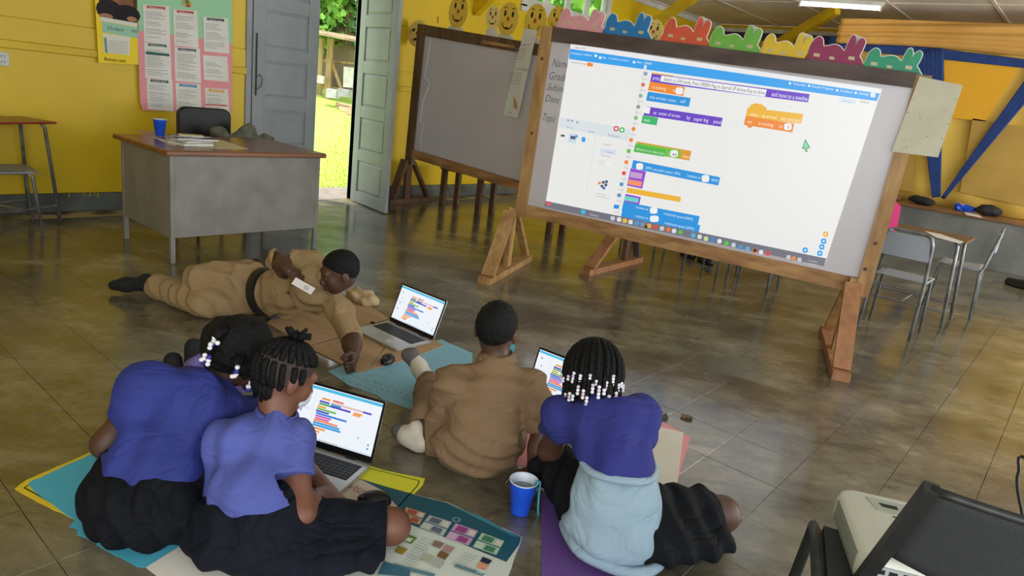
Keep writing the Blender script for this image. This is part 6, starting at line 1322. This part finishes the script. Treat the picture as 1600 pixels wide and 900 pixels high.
skin([([ell(pel, (.165, .145, .11), BR, .06), ell(pel - UPV * .05 - SIDE * .03, (.190, .175, .07), BR, .06), cone(hipr, kr_ - (kr_ - hipr) * .03, .085, .070), cone(hipl, kl_, .085, .07), ell((hipr + kr_) / 2 - UPV * .02 - HH * .06, (.17, .12, .045), BR, .06), ell(hipr + SIDE * .05 - HH * .05 - UPV * .03, (.14, .13, .05), BR, .06)], .008, .05, FLOOR + [clip_at(hipr, kr_, .93, .16)], folds(.0085, [((1, .2, .15), 70, 1.2, .3), ((.3, 1, -.2), 60, 1.4, 1.4), ((.6, .6, .5), 84, 1.5, 0)]))], 'skirt', skirt_n, B)
hb = skin([cap(hd, 0, 1.012, (0, .072, .040), (0, -.080, -.062))], 'hair', mat('hair_parting', (58, 44, 38), .8), B, 1)
rows = MB(); apex = (0, -.01, .105)
def scalp(az, el, g=1.03): return hd.P(.076 * g * math.cos(el) * math.sin(az), -.010 + .095 * g * math.cos(el) * math.cos(az), .020 + .091 * g * math.sin(el))
for k in range(20):
    az = 6.2832 * k / 20; front = math.cos(az) > .35
    e0 = .38 if front else -.62 if math.cos(az) < -.2 else -.25
    for lo_e, hi_e in ((e0, 1.32),) if front else ((e0, .28), (.36, 1.32)):
        path = [scalp(az + .22 * (e_ - lo_e), e_) for e_ in np.linspace(lo_e, hi_e, 9)]; rows.tube(path, [.0085] + [.0105] * 7 + [.008], 7)
rows.obj('cornrows', hair_m, hb, smooth=True)
for k in range(11):
    az = 2.3 + 1.9 * k / 10; p0 = scalp(az, -.60); MB().tube([p0, p0 - UPV * .022 - HH * .004, p0 - UPV * (.04 + .01 * (k % 3)) + SIDE * .004 * (k % 2)], [.0105, .010, .006], 7).obj('braid_end', hair_m, hb, smooth=True)
ap = hd.P(*apex)
for k in range(9):
    a_ = 6.2832 * k / 9; d_ = hd.R @ np.array([math.cos(a_) * .8, math.sin(a_) * .8, .55 + .2 * (k % 2)]); MB().tube([ap, ap + d_ * .028 + UPV * .012, ap + d_ * .05 + UPV * (.012 - .006 * (k % 3))], [.011, .009, .006], 7).obj('top_knot_braid', hair_m, hb, smooth=True)
MB().ball(ap, .022, 12, 8).obj('top_knot', hair_m, hb, smooth=True)
skin([([hd.E((0, .052, -.052), (.056, .046, .048)), hd.E((0, .082, -.052), (.036, .024, .036))], .005, .02)], 'face_mask', mask_w, B)

# ---------------------------------------------------------------- girl with beaded braids and a sweater round her waist
Cc = person('girl in deep blue shirt with beaded braids and pale blue sweater tied at waist', Q(962, 838, 1.95))
pel = Q(965, 808, 1.96); ab = Q(957, 722, 1.99); chs = Q(948, 672, 2.05); nb = Q(932, 628, 2.12); shl = Q(878, 652, 2.08); shr = Q(998, 654, 2.05)
el_l = Q(859, 704, 2.20); wr_l = Q(900, 692, 2.42); el_r = Q(1005, 730, 2.3); wr_r = Q(960, 700, 2.5)
hd = Head(Q(924, 592, 2.17), HH * .84 - SIDE * .22 - UPV * .48, UPV * .85 + HH * .45, 1.0)
hipl, hipr = pel - SIDE * .08 + HH * .06, pel + SIDE * .09 + HH * .03; kr_ = G(1128, 803, .075); ar_ = G(990, 790, .05); kl_ = Q(862, 765, 2.25); kl_[2] = .10; al_ = G(960, 740, .05)
C_body = skin([([ell(pel, (.12, .10, .085), BR), ell(ab, (.10, .085, .12), BR), ell(chs, (.11, .08, .10), BR), cone(shl, shr, .038, .038), cone(nb, chs, .042, .055)] + arm(shl, el_l, wr_l, (.042, .036, .026)) + arm(shr, el_r, wr_r, (.042, .036, .026)) + [cone(hipr, kr_, .068, .055), cone(kr_, ar_, .054, .036), cone(hipl, kl_, .068, .05), cone(kl_, al_, .05, .034)], .0075, .04), (hd.prims(nb), .0045, .022),
               hand(wr_l, HH + SIDE * .4 - UPV * .15, -UPV, 1, .4), hand(wr_r, HH - SIDE * .3 - UPV * .2, -UPV, -1, .4)], 'body', skin_d, Cc)
hd.eyes(C_body)
skin([([ell((pel + ab) / 2 + UPV * .05, (.118, .108, .13), BR), ell(ab, (.120, .106, .12), BR), ell(chs, (.132, .098, .115), BR), cone(shl, shr, .054, .056), cone(nb, chs, .048, .08), cone(shl, el_l, .062, .056), cone(shr, el_r, .058, .056)], .0072, .042, FLOOR + [clip_at(shl, el_l, .66, .1), clip_at(shr, el_r, .62, .1), ((0, 0, .300), -UPV)], folds(.0070, [((.3, .2, .9), 40, 1.6, .4), ((.8, -.3, .6), 56, 1.5, 2.0), ((.2, .9, -.5), 64, 1.3, 1.0)]))], 'shirt', blouse_c, Cc)
skin([([ell(Q(961, 752, 1.97), (.124, .112, .09), BR), ell(Q(964, 786, 1.96), (.146, .132, .11), BR), ell(Q(966, 822, 1.955), (.172, .158, .085), BR), cone(Q(905, 815, 1.93), Q(925, 760, 1.93), .045, .03)], .0075, .05, FLOOR + [((0, 0, .318), UPV)], folds(.0080, [((1, .75, .1), 40, 1.6, .4), ((.6, -.3, .8), 46, 1.5, 2.0), ((.2, .3, .9), 60, 1.3, 1.0)]))], 'tied_sweater', sweat_m, Cc)
wb_ = [(lambda c_, a_: c_ + SIDE * .116 * math.cos(a_) + HH * .106 * math.sin(a_) + UPV * (.300 - c_[2] + .004 * math.sin(3 * a_)))(Q(961, 754, 1.97), 6.2832 * k / 28) for k in range(28)]
MB().tube(wb_, [.013] * 28, 8, closed=True).obj('waist_fold', sweat_m, Cc, smooth=True)
hm_ = [(lambda c_, a_: c_ + SIDE * (.166 + .006 * math.sin(5 * a_)) * math.cos(a_) + HH * (.152 + .006 * math.sin(4 * a_)) * math.sin(a_) + UPV * (.045 + .010 * math.sin(2 * a_ + 1) - c_[2]))(Q(966, 822, 1.955), 6.2832 * k / 40) for k in range(40)]
MB().tube(hm_, [.019] * 40, 8, closed=True).obj('sweater_hem', sweat_m, Cc, smooth=True)
skin([([ell(pel - UPV * .03 + HH * .02, (.15, .13, .08), BR), cone(hipl, kl_, .105, .085), cone(hipr, kr_ - (kr_ - hipr) * .2, .105, .088), ell((hipr + kr_) / 2 - UPV * .03 - HH * .06, (.16, .12, .06), BR, .06), ell(hipr - HH * .06 + SIDE * .04 - UPV * .03, (.12, .12, .07), BR, .06)], .008, .05, FLOOR + [clip_at(hipr, kr_, .80, .16)], folds(.0085, [((1, .2, .15), 66, 1.2, .3), ((.3, 1, -.2), 60, 1.4, 1.4), ((.6, .6, .5), 80, 1.5, 0)]))], 'skirt', skirt_m, Cc)
hc = skin([cap(hd, .002, 1.18, (0, .07, .045), (0, -.085, -.06))], 'hair', hair_m, Cc, 1)
def scalp2(az, el, g=1.2): return hd.P(.076 * g * math.cos(el) * math.sin(az), -.010 + .095 * g * math.cos(el) * math.cos(az), .020 + .091 * g * math.sin(el))
r8 = random.Random(4)
for ring, (n_, top_e, drop) in enumerate(((21, 1.2, .070), (15, 1.35, .045))):
    for k in range(n_):
        az = 1.35 + (6.2832 - 2.7) * k / (n_ - 1) + r8.uniform(-.05, .05); g_ = 1.20 + .06 * ring
        pa_ = [scalp2(az, e_, g_) for e_ in np.linspace(top_e, -.05 - .25 * (1 - ring) , 6)]; e_ = pa_[-1]; dn = -UPV * .9 - HH * .30 * (1 - ring) + (e_ - hd.c) * .5
        L_ = drop * r8.uniform(.6, 1.9); pa_ += [e_ + dn * L_ * .5, e_ + dn * L_]
        MB().tube(pa_, [.008] * 6 + [.007, .005], 6).obj('braid', hair_m, hc, smooth=True)
        for b2 in range(r8.choice((2, 3, 4))): bead(hc, e_ + dn * (L_ * .55 + .0115 * b2) + (e_ - hd.c) * .04, white_bead if (b2 + k) % 3 else lilac_bead, .0066)
